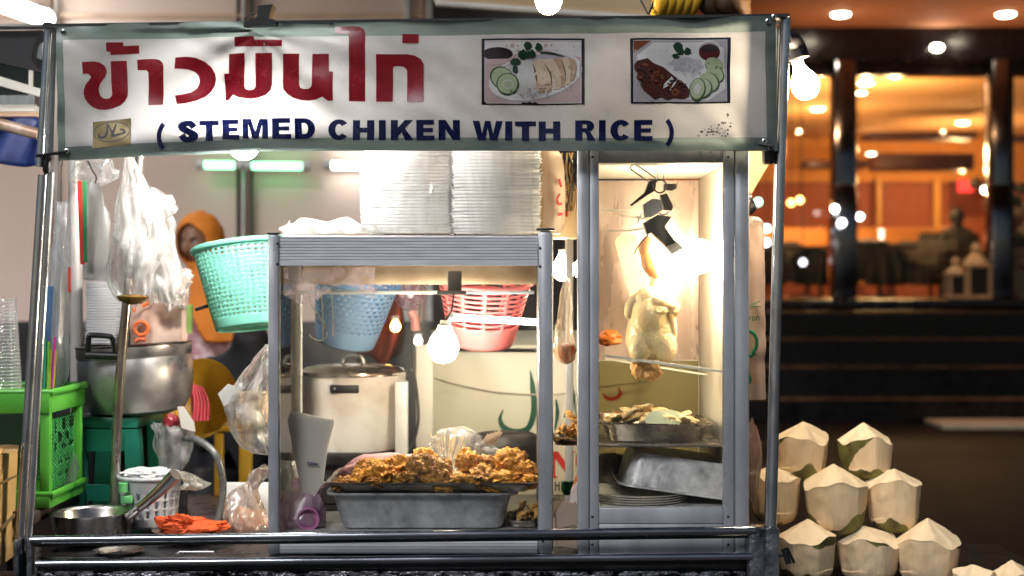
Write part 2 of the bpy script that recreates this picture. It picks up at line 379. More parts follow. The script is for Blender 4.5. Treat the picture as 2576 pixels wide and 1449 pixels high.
# added glowing globes standing in for street light reflections in the glass
pl=[(1990,510,'orange street light reflection, added as a globe, behind the right cart post',(1,.45,.1),9),(2012,503,'amber street light reflection, added as a globe, left of the column',(1,.5,.12),9),(1928,575,'small white street light reflection, added as a globe, low beside the hanging bag',(.9,.92,1),8),(1928,610,'lowest small white street light reflection, added as a globe, beside the hanging bag',(.9,.92,1),8),(1907,508,'small green tinted street light reflection, added as a globe, beside the black plug',(.4,1,.7),6),(2100,525,'white street light reflection, added as a globe, at the dark column, higher one',(1,.97,.9),10),(2163,545,'white street light reflection, added as a globe, just right of the dark column',(1,.97,.9),9),(2118,560,'white street light reflection, added as a globe, at the dark column, lower one',(1,.97,.9),10),(2478,478,'white street light reflection, added as a globe, beside the right column',(1,.95,.9),12),(2020,660,'faint reflected light, added as a globe, low left of the column',(.9,.85,1),3)]
for px,py,w,c,s in pl:
    p=P(px,py,Yf+.6 if px not in (2118,2100) else Yf-.42); t=thing('reflected_light',w,'reflected light',p,'reflected street lights')
    m=MB(); m.ball(p,.035); m.build('globe',emat('globe glow',c,s),t)
    m=MB(); m.tube([p+V((0,0,.03)),V((p.x,p.y,3.5))],.004,6); m.build('cord',blackrub,t)  # cord made up to hang the globe
# furniture inside
lth=mat('dark leather',(.012,.007,.006),.75); tan=mat('orange fabric',(.7,.3,.07),.7)
def armchair(px,yy,rz,mt,lab,w=.8,h=.62):
    p=P(px,700,yy); p.z=1.262; t=thing('armchair',lab,'armchair',p,'restaurant seats')
    m=MB(); m.box(p+V((-w/2+.1,-.3,.2)),p+V((w/2-.1,.3,.45)),.05); m.build('seat',mt,t)
    m=MB(); m.obox(p+V((0,.33,.25+h/2-.1)),(w,.16,h-.1),(-.15,0,0),.06); m.build('backrest',mt,t)
    for s in (-1,1):
        m=MB(); m.box(p+V((s*(w/2-.09)-.08,-.32,.15)),p+V((s*(w/2-.09)+.08,.3,.6)),.05); m.build('armrest',mt,t)
        m=MB(); m.tube([p+V((s*(w/2-.1),-.25,0)),p+V((s*(w/2-.1),-.25,.2))],.025,8); m.build('leg',odark,t)
    t.rotation_euler=(0,0,rz); return t
armchair(2265,15.5,.2,lth,'dark leather armchair inside the restaurant right of the column')
armchair(2320,14.6,-.5,lth,'dark leather armchair with its back turned near the lanterns')
armchair(2180,14.2,2.9,lth,'dark high backed chair beside the steel column',.5,.6)
armchair(2260,18.5,0,tan,'orange upholstered sofa by the rear restaurant wall',2.2,.95)
armchair(2040,18.5,0,tan,'orange upholstered sofa behind the right cart post',1.6,.95)
armchair(1985,14.8,.4,lth,'dark leather armchair behind the right cart post')
def table(px,yy,lab,w=.9):
    p=P(px,700,yy); p.z=1.262; t=thing('side_table',lab,'table',p,'restaurant tables')
    m=MB(); m.lathe([(0,.6),(w/2,.6),(w/2,.63),(0,.63)],p,24); m.build('tabletop',odark,t)
    m=MB(); m.lathe([(.2,0),(.2,.02),(.03,.04),(.03,.6)],p,16); m.build('pedestal',odark,t)
    return p
table(2215,14.4,'round dark table between the armchairs inside'); table(2030,14.6,'round dark table behind the right cart post')
m=MB(); p=P(2217,700,14.4); p.z=1.895; m.lathe([(.03,0),(.03,.12),(.022,.16),(.04,.2),(0,.21)],p,12); m.build('table_lamp',emat('candle glow',(1,.5,.35),3),label='small pinkish glowing lamp standing on the restaurant table',cat='table lamp')
exs=emat('red sign glow',(1,.04,.03),1.6)
m=MB(); p=P(2430,467,20); m.box(p+V((-.12,0,-.1)),p+V((.12,.05,.1)),.01); m.build('warning_lamp',exs,label='small red lamp glowing on the rear restaurant wall',cat='lamp')
lf=mat('cream lantern metal',(.75,.6,.4),.5); lg=mat('dark lantern glass',(.02,.015,.02),.1)
def lantern(px,yy,sc,lab):
    p=P(px,700,yy); p.z=1.272; t=thing('lantern',lab,'lantern',p,'floor lanterns'); w=.11*sc; h=.33*sc
    m=MB()
    for sx in (-1,1):
        for sy in (-1,1): m.box(p+V((sx*w-.015,sy*w-.015,0)),p+V((sx*w+.015,sy*w+.015,h)))
    m.box(p+V((-w-.02,-w-.02,.001)),p+V((w+.02,w+.02,.04))); m.box(p+V((-w-.02,-w-.02,h)),p+V((w+.02,w+.02,h+.03))); m.build('frame',lf,t)
    m=MB(); m.box(p+V((-w+.01,-w+.01,.045)),p+V((w-.01,w-.01,h-.005))); m.build('pane',lg,t)
    m=MB(); m.lathe([(w+.02,h+.03),(w*.6,h+.12*sc),(.03,h+.16*sc),(.05,h+.2*sc),(.02,h+.26*sc)],p,20); m.build('roof',lf,t)
lantern(2404,Yf-.2,.7,'shorter cream lantern with dark glass standing on the sill')
lantern(2455,Yf-.2,.95,'taller cream lantern with dark glass beside the right column')
# flower stand at right edge
t=thing('flower_arrangement','pink and cream flower arrangement at the photo\'s right edge behind glass','flowers',P(2562,745,Yf+.5))
p=P(2562,745,Yf+.5); p.z=1.262
m=MB(); m.lathe([(.1,0),(.16,.1),(.2,.35),(.12,.45),(.14,.5)],p,20); m.build('vase',lf,t)
m=MB()
for i in range(110):
    q=p+V((rnd.gauss(0,.22),rnd.gauss(0,.1)-.15,.62+rnd.gauss(0,.28))); m.mi=rnd.choice((0,0,1,2)); m.blob(q,(.075,.07,.06),.4,2,i,2)
m.build('blossom',[mat('cream petals',(.8,.6,.45),.7),mat('pink petals',(.8,.2,.2),.7),mat('dark leaves',(.05,.08,.03),.6)],t)

# ---- pale shop wall at left
Yw=4.6
wallp=mat('frosted beige panel',(.8,.61,.53),.42,0,(.74,.55,.47),1.2,rvar=.08)
wallw=mat('white aluminium mullion',(.75,.72,.69),.4)
peach=mat('peach trim',(.75,.5,.36),.5)
dkp=mat('plain dark',(.02,.02,.022),.5)
shop=thing('shop_wall','pale beige panelled shop wall with white mullions behind the cart','building',P(500,724,Yw))
xl,xr=P(-500,0,Yw).x,P(1095,0,Yw).x
m=MB(); m.box((xl,Yw,1.2),(xr,Yw+.1,3.4)); m.build('panel',wallp,shop)
m=MB(); m.box((xl,Yw-.02,.2),(xr,Yw+.1,1.199)); m.build('lower_wall',dkp,shop)  # lower stretch of the wall, coloured dark
for px,w,mt in ((-180,20,wallw),(145,15,wallw),(128,12,peach),(614,13,wallw),(598,4,dkp),(634,5,dkp),(1025,18,wallw),(1060,10,peach),(1084,22,wallw)):
    a,b=P(px-w/2,0,Yw-.06),P(px+w/2,0,Yw); m=MB(); m.box((a.x,Yw-.05-.01*(w>12),1.2),(b.x,Yw+.02,3.4),.004); m.build('mullion',mt,shop)
m=MB(); m.box((xl,Yw-.04,P(0,47,Yw).z),(xr,Yw+.02,P(0,36,Yw).z)); m.build('transom',peach,shop)
m=MB(); m.box((xl,Yw-1.9,3.4),(xr,Yw+.12,3.5)); m.build('canopy_ceiling',whitepaint,shop)
grn=emat('green white tube glow',(.25,1,.45),3.2); wht=emat('white tube glow',(.95,1,.97),11)
def tubelight(a,b,mt,lab,r=.02,pad=.04,capm=whitep):
    a,b=V(a),V(b); t=thing('fluorescent_tube',lab,'tube light',(a+b)/2,'fluorescent tubes'); d=(b-a).normalized()
    m=MB(); m.tube([a,b],r,12); m.build('tube',mt,t)
    m=MB(); m.tube([a-d*pad,a+d*.001],r*1.25,12); m.build('end_cap',capm,t); m=MB(); m.tube([b-d*.001,b+d*pad],r*1.25,12); m.build('end_cap',capm,t)
    m=MB(); up=V((0,.035+r,0)); m.tube([a+up,b+up],.02,4); m.build('batten',capm,t)
Yt=Yw-.12  # glowing tubes added in place of tube reflections in the wall panels
tubelight(P(515,415,Yt),P(592,416,Yt),grn,'short greenish reflected tube, built as a lamp, left of the white mullion')
tubelight(P(634,417,Yt),P(762,418,Yt),grn,'longer greenish reflected tube, built as a lamp, right of the white mullion')
tubelight(P(835,416,Yt),P(940,417,Yt),wht,'white reflected tube, built as a lamp, just left of the foam boxes')
a,b=P(-70,-22,3.1),P(112,46,Yw-.1)
tubelight(a,b,wht,'large white tube light in the upper left corner of the canopy',.045,.03)
# cream awning behind the cart roof, right of the shop wall
crm=mat('cream awning fabric',(.8,.62,.36),.7,0,(.75,.56,.32),3,trl=.4)
aw=thing('awning','cream fabric awning with a dark gap beneath, above the banner','awning',P(1350,-40,2.6))
m=MB()
def awf(u,v):
    a=P(1095+560*u,8+40*u,2.2); b=P(1060+640*u,-90,3.4); return a.lerp(b,v)+V((0,0,.02*sin(u*9)*v))
m.grid(awf,20,8); m.build('canvas',crm,aw,solid=.006)
m=MB(); m.tube([P(1095,8,2.2),P(1655,48,2.2)],.012,8); m.build('rod',whitepaint,aw)
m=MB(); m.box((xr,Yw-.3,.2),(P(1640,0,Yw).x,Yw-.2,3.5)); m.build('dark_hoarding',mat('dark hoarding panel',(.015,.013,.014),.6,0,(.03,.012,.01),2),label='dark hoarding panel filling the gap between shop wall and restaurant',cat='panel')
# ================================================================ CART
cart=thing('food_cart','stainless street food cart with leaning chrome posts and a black topped roof','food cart',(P(1000,724).x,.45,0))
CT=.795   # counter top height
cl,cr=P(62,1400).x,P(1920,1400).x
scr=mat('scratched dark steel',(.5,.5,.56),.22,1,(.012,.012,.016),34,(1,1,1.6),bump=.5,contrast=.06,detail=10,rvar=.1)
def post(pts,r,name='post',mt=chrome,seg=14):
    m=MB(); m.tube(pts,r,seg); m.build(name,mt,cart)
# left front post: tube, darker angle beside it, twin tubes below
a,b,c,d=P(122,66),P(100,420),P(47,1360),P(43,1449); 
post([a,b],.0088); post([P(108,440,.01),c+V((0,.01,0)),V((c.x-.005,.01,.02))],.0105); post([P(128,435,-.002),P(72,1360,-.002)],.008)
m=MB(); m.hexa([P(129,70,.012),P(144,70,.012),P(144,70,.03),P(129,70,.03),P(110,440,.012),P(132,440,.012),P(132,440,.03),P(110,440,.03)]); m.build('angle_bar',mat('grey angle steel',(.1,.11,.12),.45,.5,(.05,.055,.06),20),cart)
post([P(1975,44),P(1962,400),P(1939,1332)],.0125); post([P(1958,70,.012),P(1950,390,.012)],.006)
m=MB(); m.tube([P(1960,400,.016),P(1932,1335,.016)],.009,12); m.build('post',mat('blackened chrome',(.1,.11,.13),.2,1,(.04,.04,.05),10),cart)
# back posts
Yb=.62
post([P(188,405,Yb),P(196,1180,Yb),V((P(200,1250,Yb).x,Yb,.02))],.017,mt=mat('painted white pole',(.75,.74,.72),.35,.2,(.45,.4,.36),7,(1,1,.6),contrast=.3))
post([V((P(1850,400,.85).x,.85,1.95)),V((P(1850,1300,.85).x,.85,.02))],.014)
# top rail, roof
m=MB(); m.box(P(108,66,-.022)+V((0,0,-.003)),V((P(135,66).x,.02,P(108,60).z))); m.build('post_cap',dark,cart)
m=MB(); v=[]
for yy in (-.03,.95):
    pass
q=[P(106,67,-.03),P(1986,41,-.03)]
m.hexa([q[0],q[1],q[1]+V((0,1.0,.05)),q[0]+V((0,1.0,.05)),q[0]+V((0,0,.006)),q[1]+V((0,0,.006)),q[1]+V((0,1,.056)),q[0]+V((0,1,.056))])
m.build('roof',mat('dark roof sheet',(.03,.032,.035),.5,.2),cart)
m=MB(); m.box((P(125,0,0).x,.05,P(0,57,0).z-.006),(P(1965,0,0).x,.95,P(0,57,0).z-.001)); m.build('roof_bounce_panel',whitepaint,cart)  # unseen white panel added under the roof to bounce bulb light
def rail(p0,p1,r,mt,name='rail',yy=-.025):
    m=MB(); m.tube([P(*p0,yy),P(*p1,yy)],r,14); m.build(name,mt,cart)
dchrome=mat('dark chrome rail',(.5,.52,.57),.18,1,(.28,.3,.34),12,(.4,4,4),rvar=.06)
rail((78,1358),(1900,1334),.0092,dchrome); rail((92,1418),(1892,1399),.0088,dchrome)
rail((80,1371),(1890,1349),.004,dark,yy=-.012)
m=MB(); m.hexa([P(92,1438),P(1890,1418),P(1890,1418)+V((0,.95,0)),P(92,1438)+V((0,.95,0)),P(92,1424),P(1890,1405),P(1890,1405)+V((0,.95,0)),P(92,1424)+V((0,.95,0))]); m.build('counter_edge',dark,cart)
m=MB(); m.box((cl+.03,0.012,CT-.045),(cr,.95,CT),.003); m.build('counter',mat('counter steel',(.16,.16,.17),.3,.9,(.05,.05,.055),9),cart)
m=MB(); m.box((cl+.02,-.006,.3),(cr-.02,.004,P(1000,1436).z)); m.build('front_panel',scr,cart)
m=MB(); m.box((cl+.02,.004,.3),(cr-.02,.95,CT-.05)); m.build('body',scr,cart)
for x in (cl+.15,cr-.15):
    for y in (.1,.85):
        m=MB(); m.lathe([(.06,-.02),(.15,-.02),(.16,0),(.15,.02),(.06,.02)],(x,y,.16),28,rot=(0,R(90),0)); m.build('wheel',blackrub,cart)
blk=mat('chipped black enamel',(.16,.17,.19),.3,.3,(.015,.015,.018),26,contrast=.16,bump=.4,detail=8)
m=MB()
for x0,x1 in ((31,60),(64,93)): 
    m.box(P(x0,1358,-.03),V((P(x1,0).x,.03,.3)),.006)
m.build('corner_bracket',blk,cart)
m=MB()
for x0,x1 in ((1884,1921),(1924,1955)): m.box(P(x0,1328,-.03),V((P(x1,0).x,.03,.3)),.006)
m.build('corner_bracket',blk,cart)
m=MB(); m.tube([P(1955,1398,-.02),P(1975,1396,-.03)],.004,8); m.tube([P(1972,1380,-.034),P(1984,1418,-.034)],.0065,8,flat=.6); m.tube([P(1980,1378,-.034),P(1998,1416,-.034)],.003,8); m.build('clamp_screw',dark,cart)
for (x,y) in ((118,420),(1935,395)):
    m=MB(); m.box(P(x-13,y-35,-.018),V((P(x+13,0).x,.02,P(x,y+18).z)),.006); m.tube([P(x+3,y-20,-.03),P(x+3,y-20,0)],.006,10); m.build('clamp',blackp,cart)
for (x0,y0,x1,y1) in ((92,392,165,383),(1885,358,1945,368)):
    m=MB(); m.tube([P(x0,y0,-.02),P(x1,y1,-.045)],.0035,8); m.build('banner_tie',blackp,cart)

# ================================================================ BANNER
ban=thing('banner','white fabric shop banner with big red Thai lettering and two dish pictures','banner',P(1045,220,0))
BY=-.03
def wav(x,z):
    q=.0022*sin(9*x+15*z)+.0018*sin(21*x-11*z+1.3)+.005*noise.noise(V((x*5,z*13,2)))+.0045*noise.noise(V((x*13+z*18,z*9-x*3,7)))
    # tight pull folds towards the clip and the lower right corner
    for (cx,cz,s,f) in ((-.54,1.93,1.,26),(.56,1.63,-1,30)):
        dx,dz=x-cx,z-cz; r=math.hypot(dx,dz)+.02; q+=.0015*sin(math.atan2(dz,dx)*f*.45)*math.exp(-((r-.12)/.16)**2)
    return max(-.015,min(.015,q*1.5))
def BP(px,py,lift=0):
    p=P(px,py,BY); return V((p.x,BY+wav(p.x,p.z)-lift,p.z))
def ban_top(u): return 61-21*u
def ban_bot(u): 
    x=u; return 405-18*min(1,u/.27)-8*min(1,max(0,(u-.0)/.35))+1*x
pvc=mat('banner vinyl',(.5,.49,.48),.34,0,(.4,.39,.385),5,trl=.17,bump=.06,bscale=200,coat=.15)
margin=mat('grey green vinyl margin',(.17,.21,.2),.4,0,(.1,.135,.125),9,(1,1,3),trl=.4,coat=.15,contrast=.25)  # outer rows of the cloth, coloured darker grey green than the middle
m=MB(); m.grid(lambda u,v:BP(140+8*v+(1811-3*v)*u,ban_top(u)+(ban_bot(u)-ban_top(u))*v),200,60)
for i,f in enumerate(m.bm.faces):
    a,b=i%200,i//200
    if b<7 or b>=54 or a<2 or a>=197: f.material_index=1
m.build('cloth',[pvc,margin],ban)
barm=mat('galvanised flat bar',(.2,.22,.22),.5,.3,(.13,.15,.15),14)
def bar(pts): 
    m=MB(); m.prism([P(x,y,-.009) for x,y in pts],(0,.012,0)); m.build('support_bar',barm,ban)
bar([(141,63),(1950,42),(1950,82),(141,104)])
bar([(148,364),(560,340),(1950,338),(1946,379),(630,378),(400,388),(150,403)])
bar([(142,106),(158,106),(165,360),(147,362)]); bar([(1916,84),(1950,84),(1946,336),(1910,336)])
# ---- flat printing that follows the folds
def printed(name,polys,mats,lift=.002,parent=None,step=.012,**k):
    """polys: list of (material index, [(px,py)...]) in display pixels"""
    bm=bmesh.new(); 
    for n,(mi,pts) in enumerate(polys):
        vs=[bm.verts.new((P(x,y,BY).x,lift+.00012*n,P(x,y,BY).z)) for x,y in pts]
        f=bm.faces.new(vs); f.material_index=mi
    bm.normal_update(); bmesh.ops.triangulate(bm,faces=bm.faces[:],ngon_method='EAR_CLIP')
    xs=[v.co.x for v in bm.verts]; zs=[v.co.z for v in bm.verts]
    for lo,hi,ax in ((min(xs),max(xs),0),(min(zs),max(zs),2)):
        t=lo+step
        while t<hi:
            co=V((0,0,0)); co[ax]=t; no_=V((0,0,0)); no_[ax]=1
            bmesh.ops.bisect_plane(bm,geom=bm.verts[:]+bm.edges[:]+bm.faces[:],plane_co=co,plane_no=no_); t+=step
    for v in bm.verts: v.co.y=BY+wav(v.co.x,v.co.z)-v.co.y
    m=MB(); m.bm.free(); m.bm=bm
    return m.build(name,mats,parent or ban,sharp=60,**k)
r2=lambda pts:[((280+x/3.578)/1.4907,(130+y/3.578)/1.4907) for x,y in pts]
r3=lambda pts:[((900+x/3.481)/1.4907,(80+y/3.481)/1.4907) for x,y in pts]
sr=lambda pts:[(x/1.4907,y/1.4907) for x,y in pts]
r4=lambda pts:[((1780+x/2.6286)/1.4907,(120+y/2.6286)/1.4907) for x,y in pts]
thai=[r2([(422,105),(648,100),(650,150),(862,142),(864,252),(480,272),(478,232),(425,222)]),
r2([(108,372),(270,362),(340,375),(395,410),(425,460),(430,510),(415,560),(380,610),(340,665),(318,720),(315,760),(330,810),(365,845),(415,855),(460,845),(490,815),(497,780),(480,355),(690,345),(700,560),(712,770),(705,830),(670,890),(600,945),(500,985),(400,1003),(310,998),(230,968),(170,915),(130,850),(115,790),(120,730),(145,670),(190,615),(225,575),(205,540),(180,525),(115,532)]),
r2([(832,335),(960,326),(1080,325),(1140,340),(1180,375),(1195,430),(1190,600),(1185,940),(990,950),(985,830),(988,600),(985,500),(960,478),(838,472)]),
r2([(1350,305),(1500,298),(1630,315),(1750,365),(1840,440),(1890,530),(1900,600),(1885,680),(1840,760),(1760,835),(1640,890),(1500,922),(1368,930),(1340,815),(1450,800),(1560,775),(1640,720),(1670,660),(1675,610),(1660,550),(1610,500),(1530,470),(1440,460),(1340,458)]),
sr([(860,204),(918.6,200),(916,323),(920,333),(931,338),(944,338),(955,333),(959,323),(959,200),(1022,199),(1020.6,318),(1015,338.5),(998,356),(969,367),(940,371.6),(895,365),(872.5,355),(856,376),(844.6,377),(842,278),(860,277)]),
sr([(882,141),(953.4,137),(954.6,150),(1058,150),(1058.6,175),(882,176)]),
r3([(565,430),(778,425),(775,830),(790,870),(840,888),(900,885),(935,860),(945,820),(948,430),(1165,428),(1168,660),(1222,665),(1220,1045),(1155,1045),(1080,992),(1000,1025),(900,1040),(800,1035),(700,1005),(620,950),(570,890),(562,800)]),
r3([(1240,65),(1500,62),(1570,75),(1620,110),(1638,150),(1638,1050),(1428,1050),(1425,220),(1415,190),(1390,165),(1240,155)]),
r3([(2120,165),(2330,165),(2330,285),(2118,285)]),
r3([(1778,432),(2180,428),(2280,445),(2360,490),(2395,550),(2397,1050),(2180,1052),(2180,650),(2165,615),(2130,590),(2080,583),(2010,585),(1998,610),(1995,1050),(1778,1050)])]
redv=mat('red sign vinyl',(.36,.012,.026),.25,0,(.27,.01,.02),18,trl=.3,coat=.3,rvar=.05)
bluv=mat('navy sign vinyl',(.008,.014,.085),.28,0,(.005,.009,.06),18,trl=.35,rvar=.05)
printed('thai_lettering',[(0,p) for p in thai],redv)
def arcpoly(cx,cy,rx,ry,a0,a1,t,n=16,t2=None):
    o=[];i=[]
    for k in range(n+1):
        a=R(a0+(a1-a0)*k/n); o.append((cx+rx*cos(a),cy-ry*sin(a))); i.append((cx+(rx-t)*cos(a),cy-(ry-(t2 or t))*sin(a)))
    return o+i[::-1]
def letter(ch,x0,x1,yt,yb):
    h=yb-yt; t=27; b=18; w=x1-x0; c=(x0+x1)/2; y=(yt+yb)/2
    if ch=='T': return [[(x0,yt),(x1,yt),(x1,yt+b),(c+t/2,yt+b),(c+t/2,yb),(c-t/2,yb),(c-t/2,yt+b),(x0,yt+b)]]
    if ch=='E': return [[(x0,yt),(x1-2,yt),(x1-2,yt+b),(x0+t,yt+b),(x0+t,y-8),(x1-6,y-8),(x1-6,y+8),(x0+t,y+8),(x0+t,yb-b),(x1,yb-b),(x1,yb),(x0,yb)]]
    if ch=='H': return [[(x0,yt),(x0+t,yt),(x0+t,y-10),(x1-t,y-10),(x1-t,yt),(x1,yt),(x1,yb),(x1-t,yb),(x1-t,y+9),(x0+t,y+9),(x0+t,yb),(x0,yb)]]
    if ch=='I': return [[(x0,yt),(x1,yt),(x1,yb),(x0,yb)]]
    if ch=='N': return [[(x0,yb),(x0,yt),(x0+t,yt),(x1-t+1,yb-34),(x1-t+1,yt),(x1,yt),(x1,yb),(x1-t+1,yb),(x0+t-1,yt+34),(x0+t-1,yb)]]
    if ch=='M': return [[(x0,yb),(x0,yt),(x0+32,yt),(c,yb-28),(x1-32,yt),(x1,yt),(x1,yb),(x1-22,yb),(x1-22,yt+22),(c+11,yb),(c-11,yb),(x0+22,yt+22),(x0+22,yb)]]
    if ch=='W': return [[(x0,yt),(x0+.23*w,yt),(x0+.32*w,yb-26),(x0+.41*w,yt),(x0+.59*w,yt),(x0+.68*w,yb-26),(x0+.78*w,yt),(x1,yt),(x0+.81*w,yb),(x0+.58*w,yb),(c,yt+27),(x0+.42*w,yb),(x0+.19*w,yb)]]
    if ch=='K': return [[(x0,yt),(x0+t,yt),(x0+t,yt+28),(x1-33,yt),(x1-2,yt),(x1-33,yt+31),(x1,yb),(x1-32,yb),(x0+t+14,yt+47),(x0+t,yt+60),(x0+t,yb),(x0,yb)]]
    if ch=='C': return [arcpoly(c,y,w/2,h/2+1,38,322,27,26,18)]
    if ch=='D':
        xm=x0+w*.48; o=[(xm+(x1-xm)*sin(pi*k/14),y-(h/2)*cos(pi*k/14)) for k in range(15)]; i=[(xm+(x1-t-xm)*sin(pi*k/14),y-(h/2-b)*cos(pi*k/14)) for k in range(15)]
        return [[(x0,yt),(x0+t,yt),(x0+t,yb),(x0,yb)],[(x0+t,yt)]+o+[(x0+t,yb),(x0+t,yb-b)]+i[::-1]+[(x0+t,yt+b)]]
    if ch=='R':
        xm=x0+w*.55; hb=44; yc=yt+hb/2; xe=x1-6
        o=[(xm+(xe-xm)*sin(pi*k/12),yc-(hb/2)*cos(pi*k/12)) for k in range(13)]; i=[(xm+(xe-t-xm)*sin(pi*k/12),yc-(hb/2-15)*cos(pi*k/12)) for k in range(13)]
        return [[(x0,yt),(x0+t,yt),(x0+t,yb),(x0,yb)],[(x0+t,yt)]+o+[(x0+t,yt+hb),(x0+t,yt+hb-15)]+i[::-1]+[(x0+t,yt+15)],[(x0+t+8,yt+hb),(xm+14,yt+hb-1),(x1,yb),(x1-31,yb),(x0+t+14,yt+hb+8)]]
    if ch=='S':
        pts=catmull([V(p+(0,)) for p in ((x1-13,yt+25),(x1-24,yt+12),(c,yt+9),(x0+15,yt+17),(x0+17,yt+29),(c,y),(x1-15,yb-29),(x1-13,yb-19),(c,yb-9),(x0+22,yb-12),(x0+12,yb-26))],5)
        A=[];B=[]; n=len(pts)
        for k,p in enumerate(pts):
            d=(pts[min(k+1,n-1)]-pts[max(k-1,0)]).normalized(); e=V((-d.y,d.x,0)); q=9+4*abs(d.y)+1.5*sin(pi*k/n)
            A.append(((p+e*q).x,(p+e*q).y)); B.append(((p-e*q).x,(p-e*q).y))
        return [A+B[::-1]]
    if ch=='(' : return [arcpoly(x0+74,y,74,h*.78,137,223,17,12,17)]
    if ch==')' : return [arcpoly(x1-74,y,74,h*.78,43,-43,17,12,17)]
eng={}
word=0
for ch,a,b,yt,yb in (('(',590,623,463,562),('S',669,740,453,532),('T',746,820,452,527),('E',832,897,448,523),('M',910,1005,446,520),('E',1020,1092,444,520),('D',1106,1183,445,521),('C',1232,1312,449,526),('H',1324,1404,451,527),('I',1421,1447,451,527),('K',1466,1552,451,527),('E',1562,1630,451,527),('N',1645,1725,452,527),('W',1772,1885,453,527),('I',1894,1921,453,527),('T',1931,2010,454,527),('H',2020,2101,454,527),('R',2157,2234,451,527),('I',2246,2271,451,527),('C',2289,2368,450,527),('E',2378,2448,450,527),(')',2492,2527,448,548)):
    word+=(a in (669,1232,1772,2157,2492))
    for p in letter(ch,a,b,yt,yb): eng.setdefault(word,[]).append((0,sr(p)))
for k in eng: printed('lettering_word',eng[k],bluv)
# halal sticker
gold=mat('gold foil sticker',(.16,.115,.035),.4,.4,(.11,.08,.025),20); ink=mat('black print',(.012,.012,.018),.45)
z1=lambda pts:[(x/2.264/1.4907,y/2.264/1.4907) for x,y in pts]
def strokepoly(pts,w,n=4):
    q=catmull([V((a,b,0)) for a,b in pts],n); A=[];B=[]; N_=len(q)
    ws=w if isinstance(w,(list,tuple)) else [w,w]
    for k,p in enumerate(q):
        d=(q[min(k+1,N_-1)]-q[max(k-1,0)]).normalized(); e=V((-d.y,d.x,0)); f=k/(N_-1)*(len(ws)-1); i=min(int(f),len(ws)-2); hw=(ws[i]+(ws[i+1]-ws[i])*(f-i))/2
        A.append(((p+e*hw).x,(p+e*hw).y)); B.append(((p-e*hw).x,(p-e*hw).y))
    return A+B[::-1]
ell=lambda cx,cy,rx,ry,a=0,n=28:[(cx+rx*cos(2*pi*k/n)*cos(a)-ry*sin(2*pi*k/n)*sin(a),cy+rx*cos(2*pi*k/n)*sin(a)+ry*sin(2*pi*k/n)*cos(a)) for k in range(n)]
hal=[(0,[(785,1035),(1110,1003),(1118,1230),(795,1262)]),(1,ell(948,1120,160,88,-.1)),(0,ell(948,1120,152,80,-.1)),
 (1,strokepoly([(908,1052),(912,1110),(900,1155),(870,1172),(842,1160),(845,1135)],[12,20,20,22,12])),(1,strokepoly([(918,1058),(945,1110),(975,1160)],[12,18,14])),(1,strokepoly([(985,1052),(968,1110),(948,1162)],[12,17,14])),
 (1,strokepoly([(950,1162),(990,1150),(1040,1135),(1072,1120)],[15,18,15])),(1,strokepoly([(1020,1098),(1045,1102),(1060,1118),(1035,1140)],[12,18,12]))]
printed('halal_sticker',[(a,z1(p)) for a,p in hal],[gold,ink],lift=.0028)
# dish pictures
pm=[mat('print '+n,tuple(min(.85,q*1.3) if sum(c)>.6 else q*.7 for q in c),.42,trl=.2,rvar=.03,scale=30,contrast=.3) for n,c in (('border',(.01,.012,.03)),('pink cloth',(.5,.36,.35)),('plate white',(.66,.64,.62)),('plate shade',(.4,.37,.38)),('parsley',(.015,.07,.03)),('soy',(.035,.012,.02)),('cucumber rind',(.06,.14,.04)),('cucumber',(.4,.46,.28)),('rice',(.56,.55,.52)),('chicken pale',(.62,.48,.34)),('chicken tan',(.46,.31,.2)),('dark cut',(.12,.06,.04)),('roast',(.12,.022,.012)),('roast light',(.35,.1,.03)),('chilli sauce',(.16,.012,.02)),('grey rice',(.45,.44,.45)))]
BO,PI_,PW,PS,PA,SO,CR,CU,RI,CP,CT2,DC,RO,RL,CH,GR=range(16)
def ragged(cx,cy,rx,ry,n=22,am=.3,seed=0):
    r_=random.Random(seed); return [(cx+rx*cos(2*pi*k/n)*(1-am*r_.random()),cy+ry*sin(2*pi*k/n)*(1-am*r_.random())) for k in range(n)]
